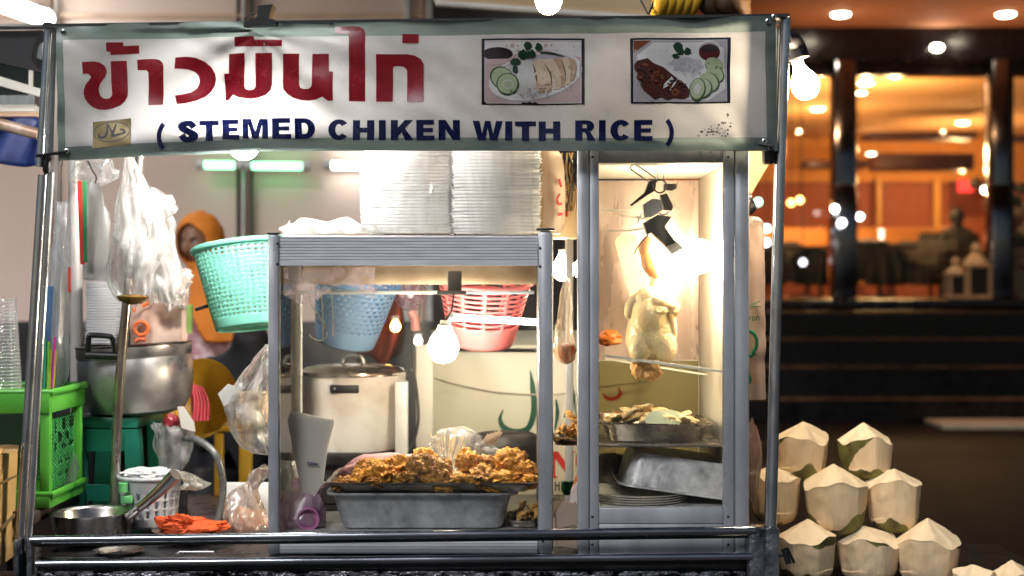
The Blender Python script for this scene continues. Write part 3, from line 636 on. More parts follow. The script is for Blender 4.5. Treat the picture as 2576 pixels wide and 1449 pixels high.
p1=[(BO,[(68,65),(1083,65),(1083,718),(68,718)]),(PW,[(98,84),(1052,84),(1052,704),(98,704)]),(PI_,[(104,92),(1046,92),(1046,698),(104,698)]),(PW,[(104,100),(1046,100),(1046,250),(700,180),(104,260)]),
 (PS,ell(600,450,470,225,-.22)),(PW,[q for q in ell(600,435,470,222,-.22) if q[0]<1046]),(PS,ell(600,410,420,185,-.2)),(SO,[q for q in ell(225,215,150,65)]),(PI_,[(104,270),(360,262),(300,310),(180,330),(104,310)]),
 (RI,ragged(560,560,200,95,40,.25,3)),(RI,ragged(520,420,115,165,30,.2,5)),(CP,[(570,300),(640,260),(720,290),(760,400),(740,560),(640,610),(600,480)]),(DC,strokepoly([(572,310),(600,400),(612,500)],[4,22,10])),(CT2,[(600,470),(640,520),(760,500),(755,590),(640,605),(612,560)]),
 (CP,[(690,275),(770,260),(850,400),(850,560),(770,570),(765,430)]),(DC,strokepoly([(690,310),(745,410),(760,520)],[4,14,6])),(CT2,[(780,265),(850,250),(900,380),(890,540),(850,545),(850,410)]),(CP,[(860,255),(920,250),(950,370),(940,510),(900,520),(905,390)]),(DC,strokepoly([(855,280),(880,350),(895,430)],[3,10,4])),(CT2,[(930,265),(985,270),(1005,360),(980,470),(945,490),(950,370)]),
 (CR,ell(265,450,118,105,.6)),(CU,ell(270,455,108,96,.6)),(CR,ell(325,515,112,108)),(CU,ell(322,512,98,96)),(RI,ell(325,515,55,45)),(CU,ell(326,517,42,33)),
 (PA,strokepoly([(640,200),(760,210),(880,240)],[14,16,6])),(PA,ragged(520,140,45,50,14,.45,1)),(PA,ragged(630,150,50,40,14,.45,2)),(PA,ragged(480,225,75,55,16,.45,3)),(PA,ragged(400,290,60,45,14,.45,4)),(PA,ragged(400,365,35,55,12,.4,6)),(PA,ragged(560,215,50,45,12,.4,7))]
rq=random.Random(3)
for i in range(60):
    a_=rq.uniform(0,6.28); r_=rq.random()**.5; p1.append((rq.choice((RI,RI,PS,GR)),ragged(560+190*r_*cos(a_),590+60*r_*sin(a_)-.25*190*r_*cos(a_)*.6,11,6,7,.4,i)))
for i in range(26): p1.append((rq.choice((CP,CT2,RI)),ragged(700+rq.uniform(-90,280),rq.uniform(300,540),16,7,7,.4,i+99)))
for i in range(40): 
    x=rq.uniform(1610,2080); p1x=None
printed('dish_picture',[(a,r4(p)) for a,p in p1],pm,lift=.002)
p2=[(BO,[(1530,65),(2525,52),(2512,708),(1535,712)]),(PW,[(1560,84),(2490,74),(2480,690),(1562,692)]),(PS,[(1562,88),(2486,80),(2476,686),(1566,688)]),(RL,[(1564,90),(1740,88),(1564,210)]),(PW,[(1600,230),(1760,110),(2300,100),(2450,160),(2470,560),(2300,680),(1800,640),(1600,420)]),
 (GR,ragged(2080,330,190,90,36,.2,8)),(PA,ragged(2000,150,55,60,14,.4,1)),(PA,ragged(2100,195,50,45,14,.4,2)),(PA,ragged(1980,240,50,35,12,.4,3)),(PA,ragged(2030,190,40,55,12,.4,4)),(PW,ell(2310,170,108,85)),(PS,ell(2310,175,102,78)),(CH,ell(2312,200,103,82)),(SO,ell(2312,165,85,38)),
 (CR,ell(2360,330,95,75,.5)),(CU,ell(2360,325,92,68,.5)),(CR,ell(2370,420,95,80,.7)),(CU,ell(2365,412,92,70,.7)),(CR,ell(2310,500,105,95,.8)),(CU,ell(2302,492,98,84,.8)),(CR,ell(2245,560,95,100,.6)),(CU,ell(2235,552,88,92,.6)),(CR,ell(2195,570,80,115,.15)),(CU,ell(2192,562,68,100,.15)),(RI,ell(2192,562,32,52,.15)),
 (RO,[(1565,330),(1600,290),(1700,262),(1760,310),(1860,350),(1960,430),(2000,460),(2080,520),(2115,570),(2110,640),(2040,660),(1960,650),(1890,670),(1830,640),(1770,665),(1700,610),(1650,570),(1630,490),(1590,465),(1600,410),(1570,380)]),
 (RL,ragged(1790,440,90,60,18,.5,4)),(RL,ragged(1980,600,60,45,14,.5,5)),(RL,ragged(1680,330,45,22,12,.5,6)),(RO,ragged(1790,455,50,30,12,.5,9)),(PW,[(1860,520),(1940,440),(1960,470),(1900,540),(1850,565)]),(PW,strokepoly([(1920,580),(1960,520),(2000,465)],[8,16,14]))]
for i in range(70):
    x=rq.uniform(1600,2070); y=360+(x-1600)*.42+rq.uniform(-60,150)
    if y<650: p2.append((rq.choice((RO,DC,RL,SO)),ragged(x,y,rq.uniform(8,26),rq.uniform(6,15),8,.5,i)))
for i in range(50): p2.append((rq.choice((PW,GR,PS)),ragged(2080+rq.gauss(0,70),330+rq.gauss(0,32),9,6,7,.4,i+50)))
printed('dish_picture',[(a,r4(p)) for a,p in p2],pm,lift=.002)
# stain, eyelets, clear tape corner
st=[]
for i in range(46):
    x=1745+95*rnd.random()**.7; y=345-70*((x-1745)/95)*rnd.random(); st.append((0,ragged(x,y,1.5+3.5*rnd.random(),1.2+3*rnd.random(),8,.5,i)))
printed('ink_stain',st,[mat('ink stain',(.05,.06,.06),.6,trl=.2)],lift=.0016,step=.05)
eye=mat('nickel eyelet',(.7,.7,.7),.25,1)
for x,y,s in ((160,81,.8),(170,381,1),(834,57,.7),(1946,44,.8),(1931,55,.7),(1922,356,.8),(1937,372,.7)):
    p=BP(x,y,.004); m=MB(); m.lathe([(.0022,0),(.0022,.001),(.004,.0022),(.006,.0015),(.006,0)],p,16,rot=(R(90),0,0))
    m.mi=1; m.ball(p+V((0,-.001,0)),(.0025,.002,.0025),8,6); m.build('eyelet',[eye,dark],ban)
# big black clip on the top edge
t=thing('binder_clip','large black clip gripping the banner top edge above the red lettering','clip',P(650,65,-.02))
m=MB(); m.prism([P(x,y,-.052) for x,y in ((612,67),(694,62),(692,50),(676,46),(680,28),(686,10),(650,14),(646,44),(628,52),(614,56))],(0,.045,0)); m.build('clip_body',blackp,t)
m=MB(); m.tube([P(616,52,-.05),P(628,36,-.054),P(648,32,-.05)],.0016,8,n=4); m.tube([P(612,50,-.012),P(622,38,-.014),P(640,36,-.014)],.0016,8,n=4); m.build('wire_handle',steel,t)
# ================================================================ LOW DISPLAY CASE
Fy,Bk=.04,.37
lc=thing('display_case','low aluminium and glass display case holding the fried chicken tray','display case',(P(1030,724,Fy).x,(Fy+Bk)/2,CT))
X0,X1=P(690,0,Fy).x,P(1372,0,Fy).x; ZT,ZB=P(0,590,Fy).z,CT+.002; ZH=P(0,668,Fy).z; ZF=P(0,1338,Fy).z
def bx(parent,name,a,b,mt,bev=.003,**k):
    m=MB(); m.box(a,b,bev); return m.build(name,mt,parent,**k)
for x,w,yy,top in ((X0,.012,Fy,ZT),(X1,.017,Fy,ZT+.008),(X0,.012,Bk,ZT),(X1,.012,Bk,ZT)):
    bx(lc,'post',(x-w,yy-.012,ZB),(x+w,yy+.012,top),alu,.005 if x!=X1 else .009)
bx(lc,'post_cap',(X1-.02,Fy-.016,ZT+.0085),(X1+.02,Fy+.016,ZT+.0135),blackp,.002); bx(lc,'post_cap',(X0-.014,Fy-.014,ZT+.0005),(X0+.016,Fy+.014,ZT+.004),blackp,.001)
def ribbed(parent,name,x0,x1,z0,z1,yy,ribs,dep=.0025,mt=aluH,zflat=0):
    m=MB(); n=ribs*8
    def fn(u,v):
        z=z0+(z1-z0)*v; k=0
        if z>z0+zflat: 
            q=((z-z0-zflat)/(z1-z0-zflat))*ribs%1; k=dep if q<.22 else 0
        return V((x0+(x1-x0)*u,yy+k,z))
    m.grid(fn,2,n); m.box((x0,yy+.003,z0),(x1,yy+.012,z1)); return m.build(name,mt,parent,sharp=20)
ribbed(lc,'header_panel',X0+.0125,X1-.0175,ZH,ZT-.003,Fy-.006,8,zflat=.012)
ribbed(lc,'base_panel',X0+.0125,X1-.0175,ZB+.002,ZF-.006,Fy-.006,6)
dirty=mat('greasy aluminium',(.42,.4,.37),.45,.6,(.05,.045,.04),14,(1,1,.35),contrast=.2,detail=8)
for x in (X0+.004,X1-.006): bx(lc,'rear_upright',(x-.008,Bk-.03,ZB),(x+.008,Bk-.0125,ZT-.02),dirty)
bx(lc,'top_panel',(X0,Fy+.0125,ZT-.012),(X1,Bk-.0125,ZT-.004),whitepaint); bx(lc,'floor_panel',(X0+.013,Fy+.013,ZF-.015),(X1-.018,Bk-.013,ZF-.004),dullpan)
bx(lc,'side_rail',(X0-.006,Fy+.0125,ZF-.03),(X0+.006,Bk-.0125,ZF-.0155),alu)
bx(lc,'back_rail',(X0+.013,Bk-.012,P(0,705,Bk).z-.01),(X1-.013,Bk+.006,ZT-.02),mat('smeared tan rail',(.5,.4,.3),.4,.4,(.25,.17,.1),7),.002)
bx(lc,'hook_rail',(X0+.013,Bk-.05,P(0,740,.33).z),(X1-.02,Bk-.036,P(0,731,.33).z),alu,.002)
bx(lc,'front_pane',(X0+.012,Fy+.0,ZF-.004),(X1-.016,Fy+.003,ZH+.004),case_glass,0)
bx(lc,'side_pane',(X0-.002,Fy+.013,ZF-.015),(X0+.001,Bk-.013,ZT-.013),case_glass,0); bx(lc,'side_pane',(X1-.001,Fy+.013,ZF-.003),(X1+.002,Bk-.013,ZT-.013),case_glass,0)
for x,yy,zz in [(X0+.009,Fy-.0125,ZT-.02-.045*k) for k in range(2)]+[(X1-.012,Fy-.0125,ZT-.03-.04*k) for k in range(2)]+[(X0+.006,Fy-.0125,ZB+.03),(X1-.006,Fy-.0125,ZB+.03)]:
    m=MB(); m.ball((x,yy,zz),(.003,.002,.003),8,6); m.build('screw',dark,lc)
m=MB(); m.grid(lambda u,v:V((X0+.02+.2*u,Fy+.006+.004*noise.noise(V((u*6,v*4,1))),ZH-.004-.06*v*(1+.35*sin(u*7)))),24,8); m.build('steam_smear',film('steam smear film',(.62,.5,.56),.3,.3,scale=40,stretch=(1,1,1),gloss=.1),lc)
# hooks
def hook(pts,lab,r=.0016,grp='wire hooks on the case rail'):
    m=MB(); m.tube([P(*p) for p in pts],r,8,n=5); return m.build('wire_hook',steel,label=lab,cat='hook',group=grp)
HY=.325
hook([(782,728,HY),(780,760,HY),(815,815,HY),(822,845,HY),(806,857,HY),(785,850,HY),(777,840,HY)],'bent wire hook with an upturned tip, leftmost on the rail')
hook([(812,725,HY),(806,735,HY),(811,770,HY),(812,840,HY),(813,858,HY)],'straight wire hook in the middle of the three on the rail')
hook([(836,722,HY),(833,733,HY),(837,780,HY),(838,845,HY)],'straight wire hook, shorter right one on the rail')
# bulbs -------------------------------------------------------
warm=emat('warm bulb glow',(1,.83,.6),125); warm2=emat('soft warm bulb glow',(1,.8,.56),85); cool=emat('white bulb glow',(1,.95,.88),420)
sock=mat('white bulb socket',(.7,.68,.64),.4)
def bulb(c,r,mt,lab,base,cord=None,sk=sock,sr_=.014,name='light_bulb'):
    c=V(c); base=V(base); t=thing(name,lab,'light bulb',c,'bare light bulbs'); d=(base-c).normalized()
    m=MB(); m.tube([c-d*r*.98,c-d*r*.9,c-d*r*.6,c,c+d*r*.6,c+d*r*1.05,c+d*r*1.35],[r*.18,r*.45,r*.8,r,r*.82,r*.52,r*.4],20,n=3); m.build('globe',mt,t)
    m=MB(); m.tube([c+d*r*1.36,c+d*r*1.5,base],[r*.42,sr_,sr_],16); m.build('socket',sk,t)
    if cord: m=MB(); m.tube([base]+[V(q) for q in cord],.0025,8,n=6); m.build('cord',blackrub,t)
bulb(P(1115,874,.26),.037,warm,'bare glowing bulb hanging inside the low case above the fried chicken',P(1121,806,.26),[P(1136,780,.27),P(1141,742,.3)],sr_=.013)
bulb(P(614,364,.07),.034,cool,'dazzling bare bulb hanging behind the banner under the English lettering',P(614,272,.06),[P(620,200,.1),P(640,130,.2)])
bulb(P(1752,645,.17),.042,warm2,'glaring bulb inside the tall case beside the hanging chicken',P(1820,640,.18),[P(1822,600,.25),P(1815,500,.42)])
bulb(P(1418,678,.6),.03,warm2,'bulb glowing in the gap between the two cases',P(1418,628,.6),[P(1425,600,.6),P(1430,520,.6)])
bulb(P(2026,215,.12),.032,emat('outer bulb glow',(1,.8,.55),430),'big bare bulb on a black bracket outside the right post',P(2004,150,.12),None)
m=MB(); p=P(2002,146,.12); m.tube([P(1974,98,.06),P(1990,100,.1),P(2002,118,.12),P(2010,148,.12)],[.016,.02,.022,.024],16,n=5); m.build('lamp_bracket',blackp,label='curved black plastic lamp bracket holding the bulb at the right post',cat='lamp bracket')
bulb(P(1380,2,.28),.032,warm2,'warm bulb hanging above the cart roof under the cream awning',P(1380,-70,.28),[P(1380,-120,.28)])
bulb(P(995,822,1.9),.017,emat('amber bulb glow',(1,.45,.1),26),'small amber bulb glowing far behind the low case',P(995,795,1.9),[P(1000,600,1.9)])
bulb(P(1052,858,1.6),.013,emat('pale bulb glow',(1,.85,.7),20),'pale bulb glowing behind the case below the pink fan',P(1052,838,1.6),[P(1060,700,1.6)])
tl=thing('tube_lamp','thin white tube lamp lying across the right half of the low case','tube light',P(1240,806,.28))
m=MB(); m.tube([P(1140,798,.28),P(1356,811,.28)],.0075,12); m.build('tube',emat('tube lamp glow',(.9,1,.95),16),tl)
m=MB(); m.tube([P(1130,797,.28),P(1141,798,.28)],.009,12); m.tube([P(1355,811,.28),P(1362,811.5,.28)],.009,12); m.build('end_cap',whitep,tl)
t=thing('binder_clip','black clip hanging on the rail inside the low case above the bulb','clip',P(1140,735,.32))
m=MB(); m.box(P(1126,682,.315),P(1162,736,.328),.004); m.build('clip_body',blackp,t); m=MB(); m.box(P(1098,731,.30),P(1174,742,.335),.004); m.build('jaw',blackp,t)
# ---- trays and food in the low case
def pan(name,lab,c,w,d,h,mt,lip=.012,taper=.9,rot=None,th=.0015,cat='tray',group=None):
    """open rectangular pan: rounded walls, floor, rolled lip"""
    c=V(c); M=(Euler(rot).to_matrix() if rot else Matrix.Identity(3))
    def ring(w,d,z,r,n=6):
        o=[]
        for sx,sy,a0 in ((1,1,0),(-1,1,90),(-1,-1,180),(1,-1,270)):
            for k in range(n+1):
                a=R(a0+90*k/n); o.append(c+M@V((sx*(w/2-r)+r*cos(a),sy*(d/2-r)+r*sin(a),z)))
        return o
    prof=[(w*taper*.97,d*taper*.97,0,.02),(w*taper,d*taper,.006,.025),(w,d,h-.003,.03),(w+lip*.4,d+lip*.4,h,.032),(w+lip*2,d+lip*2,h+.001,.04),(w+lip*2,d+lip*2,h-.004,.04)]
    m=MB(); rings=[[m.bm.verts.new(q) for q in ring(*p)] for p in prof]; n=len(rings[0])
    for A,B in zip(rings,rings[1:]):
        for j in range(n): m.bm.faces.new((A[j],A[(j+1)%n],B[(j+1)%n],B[j]))
    m.bm.faces.new(rings[0]); return m.build(name,mt,label=lab,cat=cat,group=group,solid=th,sharp=50)
tyc=.205
p=P(1062,1322,.075); panx=P(1062,0,.1).x
pan('baking_pan','deep dull aluminium pan standing under the fried chicken tray',(panx,tyc,ZF),.40,.25,.079,dullpan,.014,.9)
trayz=ZF+.083
ss=mat('tray steel',(.55,.5,.45),.25,1,(.3,.26,.22),14)
pan('serving_tray','shallow steel tray heaped with golden fried chicken in the low case',(P(1090,0,.1).x,tyc,trayz),.46,.27,.02,ss,.008,.94)
fry=mat('fried chicken crust',(.82,.4,.045),.48,0,(.36,.11,.012),60,bump=1,bscale=150,contrast=.2,detail=8)
vary(fry,.55,1.3)
fry2=mat('pale fried crust',(.88,.58,.2),.55,0,(.5,.22,.04),50,bump=.8,bscale=100,contrast=.25)
tz=trayz+.012
heap=[]
LB='craggy golden fried chicken piece heaped on the steel tray in the low case'
r9=random.Random(4)
def piece(px,py,yy,rx,ry,rz,seed,rot,mt=fry,lab=LB,grp='fried chicken pieces',nm='fried_chicken_piece',amp=.42):
    c=P(px,py,yy); m=MB(); m.blob(c,(rx,ry,rz*.86),amp,2.6,seed,5,rot,5,ridge=.5)
    return m.build(nm,mt,label=lab,cat='fried chicken',group=grp,sharp=60)
S_=0
# (x,y,depth,size) laid by eye to the heap outline
for (x,y,yy,a,b,c_) in ((858,1216,.10,.026,.02,.012),(900,1205,.12,.034,.024,.02),(952,1196,.11,.042,.028,.03),(930,1178,.19,.036,.028,.026),(1000,1180,.15,.038,.03,.034),(1010,1210,.09,.04,.02,.02),(1060,1185,.12,.038,.03,.042),(1068,1160,.18,.03,.028,.034),(1108,1190,.11,.036,.028,.034),(1150,1210,.10,.038,.024,.02),(1095,1215,.085,.044,.016,.014),(1180,1165,.15,.03,.028,.03),(1172,1150,.19,.02,.02,.022),(1215,1198,.10,.046,.03,.026),(1270,1205,.10,.04,.026,.02),(1230,1172,.17,.042,.03,.026),(1282,1168,.16,.04,.03,.04),(1300,1155,.2,.026,.024,.026),(1320,1190,.14,.034,.03,.032),(1335,1212,.1,.028,.024,.016),(960,1216,.085,.04,.016,.012),(1210,1218,.08,.05,.014,.012)):
    S_+=1; piece(x,y,yy,a,b,c_,S_,(r9.uniform(-.5,.5),r9.uniform(-.5,.5),r9.uniform(0,3)))
# pink paper & clear bags of skewers behind the heap
pinkp=mat('pink wrapping paper',(.75,.45,.48),.6,0,(.65,.36,.4),6,trl=.3)
m=MB(); m.blob(P(945,1175,.27),(.095,.03,.03),.35,1.5,5,4,(0,-.15,0),3,ridge=.6); m.build('paper_wrap',pinkp,label='crumpled pink paper bundle lying behind the fried chicken heap',cat='paper')
m=MB(); m.blob(P(1160,1130,.29),(.075,.03,.04),.6,1.3,8,4,(0,.1,0),4,ridge=.8); m.build('plastic_bag',clearbag,label='clear crumpled plastic bag standing behind the fried chicken',cat='plastic bag')
wood=mat('bamboo skewer',(.7,.5,.28),.5)
for i in range(11):
    x=1085+i*9+r9.uniform(-3,3); y=1085+r9.uniform(0,14)
    m=MB(); m.tube([P(1105+i*4,1170,.275),P(x,y,.30)],.0016,6); m.build('skewer',wood,label='thin bamboo skewer fanned in the clear bag behind the chicken',cat='skewer',group='bamboo skewers')
for i in range(4):
    m=MB(); m.obox(P(1215+i*9,1118-3*i,.285+.005*i),(.012,.002,.055),(0,.62,0)); m.build('napkin_packet',mat('packet paper',(.7,.55,.4),.5,trl=.3),label='small tilted paper packet in the fan beside the skewers',cat='packet',group='paper packets')
# white paper bags bundle and mauve bag
paperw=mat('white paper sleeve',(.86,.82,.76),.6,0,(.84,.8,.74),9,trl=.35)
t=thing('paper_bag_bundle','bundle of white paper sleeves with a blue scrawl in the low case','paper bags',P(775,1240,.13))
m=MB()
for i in range(3):
    o=i*7
    m.prism([P(720+o*.6,1058-10*(i%3),.12+.006*i),P(735+o,1036+3*(i%2),.12+.006*i),P(838+o*.3,1062-4*(i%2),.12+.006*i),P(822,1140,.12+.006*i),P(812,1215,.12+.006*i),P(790,1250,.12+.006*i),P(762,1250,.12+.006*i),P(745,1180,.12+.006*i)],(0,.0025,0))
m.jitter(.004,30,3); m.build('sleeve',paperw,t)
m=MB()
for q in ([(774,1167),(779,1162),(781,1169),(776,1171),(774,1163)],[(783,1170),(786,1163),(789,1170),(793,1163)],[(793,1163),(795,1169),(800,1166)]): m.tube([P(a,b,.112) for a,b in q],.0011,6,n=4)
m.build('blue_scrawl',mat('blue marker ink',(.02,.03,.2),.5),t)
mauve=film('mauve bag film',(.75,.5,.68),.75,.25,scale=20,bump=.8)
t=thing('plastic_bag','mauve tinted plastic bag with a round pink mouth at the case bottom left','plastic bag',P(765,1335,.13))
m=MB(); m.loft([(P(760,1336,.14),.05,.03,.3),(P(758,1310,.14),.056,.045),(P(758,1275,.14),.05,.04),(P(772,1235,.14),.03,.022),(P(785,1210,.14),.04,.012)],40,.07,7,.012,30,3); m.build('film',mauve,t)
pk=mat('pink plastic cup',(.62,.22,.45),.4,0,(.55,.18,.4),5)
m=MB(); m.lathe([(.002,-.012),(.02,-.012),(.0225,.004),(.0245,.004),(.0255,-.006),(.0255,-.03)],P(776,1306,.095),32,rot=(R(90),0,0)); m.build('bag_mouth',pk,t,solid=.0012)
m=MB(); m.loft([(P(738,1330,.2),.045,.03,.2),(P(740,1270,.2),.05,.04),(P(735,1215,.2),.03,.03),(P(728,1160,.2),.02,.02)],36,.1,8,.01,28,9); m.build('plastic_bag',clearbag,label='clear plastic bag slumped in the left rear corner of the low case',cat='plastic bag')
# chips tray lower right
pan('snack_tray','small tray of pale fried strips at the lower right of the low case',(P(1325,0,.17).x,.17,ZF),.09,.14,.014,ss,.005)
for i in range(16):
    m=MB(); m.blob(P(1302+50*r9.random(),1300-30*r9.random(),.09+.07*r9.random()),(.015,.006,.005),.4,1.6,i,3,(r9.uniform(-.6,.6),r9.uniform(-.9,.9),r9.uniform(0,3))); m.build('fried_strip',fry2,label='pale yellow fried strip in the small tray at the low case corner',cat='fried strip',group='fried strips')

# ================================================================ TALL CASE
Ty,Tb=.04,.56
tc=thing('display_case','tall aluminium and glass display case with a poached chicken hanging inside','display case',(P(1670,724,Ty).x,.3,CT))
A0,A1=P(1478,0,Ty).x,P(1858,0,Ty).x; TZ=P(0,384,Ty).z; TH=P(0,410,Ty).z; TF=P(0,1276,Ty).z
bx(tc,'post',(P(1452,0,Ty).x,Ty-.012,CT),(P(1482,0,Ty).x,Ty+.012,TZ+.03),alu,.006); bx(tc,'stile',(P(1483,0,Ty).x,Ty-.008,CT),(P(1506,0,Ty).x,Ty+.01,TZ+.03),alu,.002)
bx(tc,'post',(P(1846,0,Ty).x,Ty-.012,CT),(P(1884,0,Ty).x,Ty+.012,TZ+.03),alu,.009); bx(tc,'stile',(P(1818,0,Ty).x,Ty-.008,CT),(P(1845,0,Ty).x,Ty+.01,TZ+.03),alu,.002)
for x in (P(1456,0,Ty).x,P(1872,0,Ty).x): bx(tc,'post',(x-.01,Tb-.01,CT),(x+.01,Tb+.01,TZ+.03),alu)
g0,g1=P(1506.5,0,Ty).x,P(1817.5,0,Ty).x
bx(tc,'header',(g0,Ty-.008,TH),(g1,Ty+.01,TZ+.03),alu,.002)
bx(tc,'bottom_rail',(g0,Ty-.008,P(0,1316,Ty).z),(g1,Ty+.01,TF),alu,.002); bx(tc,'bottom_rail',(g0,Ty-.007,P(0,1346,Ty).z),(g1,Ty+.01,P(0,1317.5,Ty).z),alu,.002)
bx(tc,'plinth_panel',(g0,Ty-.006,CT),(g1,Ty+.01,P(0,1348,Ty).z),alu,.002)
cream=mat('cream enamel lining',(.8,.76,.66),.35,0,(.74,.68,.55),4,rvar=.08)
bx(tc,'ceiling_panel',(A0,Ty+.011,TH+.004),(A1,Tb-.011,TH+.014),cream,.002); bx(tc,'roof_panel',(A0,Ty+.0125,TZ+.02),(A1,Tb-.011,TZ+.029),whitepaint,.002)
bx(tc,'floor_panel',(A0,Ty+.013,TF-.02),(A1,Tb-.011,TF-.008),dullpan,.002)
bx(tc,'side_lining',(A1-.02,Ty+.013,TF-.006),(A1-.008,Tb-.011,TH+.003),cream,.002)
bx(tc,'side_pane',(A0-.004,Ty+.013,TF-.006),(A0,Tb-.011,TH+.003),case_glass,0)
bx(tc,'front_pane',(g0-.004,Ty+.001,TF-.004),(g1+.004,Ty+.004,TH+.004),glass('tall case glass',dirt=.012),0)
smear=mat('steamed steel back',(.6,.5,.44),.3,.55,(.38,.27,.22),9,(1.4,1,.25),contrast=.2,bump=.15,detail=8)
bx(tc,'back_panel',(A0+.01,Tb-.010,P(0,905,Tb).z),(A1-.021,Tb-.004,TH),smear,0)
bx(tc,'back_pane',(A0+.01,Tb-.009,TF),(A1-.021,Tb-.006,P(0,907,Tb).z),glass('olive lit glass',(.62,.57,.4),dirt=.03),0)  # olive light on the board behind, put into this pane's tint
wr=mat('white shelf bar',(.75,.72,.64),.4)
m=MB(); q=P(1516,897,.2); q2=P(1830,940,.1); m.hexa([q,q2,q2+V((0,.012,0)),q+V((0,.012,0)),q+V((0,0,.006)),q2+V((0,0,.006)),q2+V((0,.012,.006)),q+V((0,.012,.006))]); m.build('shelf_bar',wr,tc)
m=MB(); q=P(1524,905,.45); q2=P(1778,945,.4); m.hexa([q,q2,q2+V((0,.01,0)),q+V((0,.01,0)),q+V((0,0,.004)),q2+V((0,0,.004)),q2+V((0,.01,.004)),q+V((0,.01,.004))]); m.build('shelf_bar',wr,tc)
m=MB(); m.tube([P(1510,528,.4),P(1640,532,.4)],.0022,8); m.tube([P(1560,540,.42),P(1640,552,.42)],.003,8); m.tube([P(1530,580,.3),P(1600,578,.3),P(1650,560,.3)],.002,8,n=4); m.build('inner_wire',steel,tc)
for x in (1490,1832):
    for y in (395,1300,1370): m=MB(); m.ball(P(x,y,Ty-.0085),(.0028,.002,.0028),8,6); m.build('screw',dark,tc)
# hanging gear
gear=thing('hook_assembly','dark greasy steel hook and spring clips hanging from the tall case ceiling','hook',P(1660,480,.13))
dkst=mat('greasy dark steel',(.06,.045,.035),.4,.4,(.015,.012,.01),30)
gY=.13
def strip(pts,r,mt,nm,n=0,flat=None,seg=8,yy=gY): m=MB(); m.tube([P(a,b,yy) for a,b in pts],r,seg,n=n,flat=flat); m.build(nm,mt,gear)
m=MB(); m.tube([P(1660,468,gY-.03),P(1662,470,gY+.03)],.0145,20,caps=False); m.build('pipe_ring',dkst,gear,solid=.003)
strip([(1630,455),(1590,428),(1588,418),(1602,416),(1650,448)],.0018,steel,'wire_handle',3)
m=MB(); m.tube([P(1648,405,gY),P(1656,455,gY)],.0007,6); m.tube([P(1676,404,gY),P(1668,455,gY)],.0007,6); m.build('thread',blackrub,gear)
m=MB(); m.prism([P(x,y,gY-.012) for x,y in ((1632,456),(1652,452),(1648,480),(1630,490),(1590,518),(1586,514),(1622,484))],(0,.024,0)); m.prism([P(x,y,gY-.014) for x,y in ((1672,462),(1702,462),(1703,474),(1690,480),(1672,478))],(0,.028,0)); m.build('spring_clip',dkst,gear)
m=MB(); m.prism([P(x,y,gY-.012) for x,y in ((1662,490),(1678,486),(1694,520),(1690,530),(1672,528))],(0,.024,0)); m.build('hanger_plate',dkst,gear)
m=MB(); m.prism([P(x,y,gY-.01) for x,y in ((1618,514),(1640,500),(1662,502),(1668,528),(1640,545),(1622,548))],(0,.02,0)); m.build('hanger_plate',steel,gear)
m=MB(); m.prism([P(x,y,gY-.016) for x,y in ((1620,560),(1655,540),(1690,545),(1672,570),(1700,610),(1676,620),(1640,585),(1628,590))],(0,.032,0)); m.build('spring_clip',blackp,gear)
strip([(1604,560),(1615,535),(1640,528),(1668,540),(1690,528),(1692,512)],.0018,steel,'wire_handle',4)
strip([(1590,578),(1615,574),(1650,566),(1675,552)],.0016,steel,'wire_handle',3)
strip([(1632,590),(1605,620),(1596,640)],.0016,dkst,'wire_handle',3)
m=MB(); m.prism([P(x,y,gY-.004) for x,y in ((1672,618),(1698,604),(1722,625),(1690,640))],(0,.008,0)); m.build('tag',whitepaint,gear)
# poached chicken
skin_=mat('poached chicken skin',(.9,.74,.46),.36,0,(.72,.48,.2),14,bump=.3,bscale=140,coat=.3,contrast=.22,sss=.15)
neck_=mat('browned neck skin',(.5,.2,.06),.4,0,(.3,.1,.03),20,bump=.4,coat=.3)
ch=thing('poached_chicken','whole pale poached chicken hanging by its neck in the tall case','chicken',P(1640,910,.22))
cyy=.22
m=MB(); m.loft([(P(1640,908,cyy),.012,.012),(P(1640,900,cyy),.036,.034),(P(1638,870,cyy),.057,.054),(P(1640,830,cyy),.059,.058),(P(1641,795,cyy),.053,.056),(P(1642,765,cyy),.048,.052),(P(1646,740,cyy),.03,.034),(P(1654,715,cyy),.018,.018),(P(1652,690,cyy),.0135,.0135)],36,0,3,.005,16,2,n=5)
# cleft, thighs, breast
m.blob(P(1612,868,cyy-.03),(.028,.028,.045),.12,1.5,3,3,(0,.2,0)); m.blob(P(1672,866,cyy-.03),(.028,.028,.045),.12,1.5,4,3,(0,-.2,0)); m.blob(P(1636,752,cyy-.02),(.034,.028,.03),.1,1.4,31,3); m.blob(P(1640,800,cyy-.035),(.04,.028,.055),.12,1.5,6,3)
m.build('chicken_body',skin_,ch)
m=MB(); m.loft([(P(1655,705,cyy),.015,.015),(P(1640,680,cyy),.0165,.016),(P(1628,645,cyy),.0175,.016),(P(1624,615,cyy),.015,.014),(P(1630,595,cyy),.008,.008)],20,.05,5,.004,40,5,n=4); m.build('neck',neck_,ch)
def wing(s,pts,rr):
    m=MB(); m.tube([P(*p) for p in pts],rr,14,n=5); m.jitter(.005,40,2); m.build('wing',skin_,ch)
m=MB(); m.blob(P(1672,764,cyy-.045),(.033,.017,.019),.14,1.6,21,4,(0,.25,.1)); m.blob(P(1692,776,cyy-.04),(.016,.014,.022),.14,1.6,23,4); m.blob(P(1660,782,cyy-.055),(.02,.012,.011),.16,1.6,25,4,(0,-.2,0)); m.build('wing',skin_,ch)
wing(-1,[(1628,735,cyy-.0),(1602,752,cyy-.0),(1586,772,cyy-.005),(1580,790,cyy-.01),(1584,800,cyy-.012)],[.012,.014,.012,.009,.004])
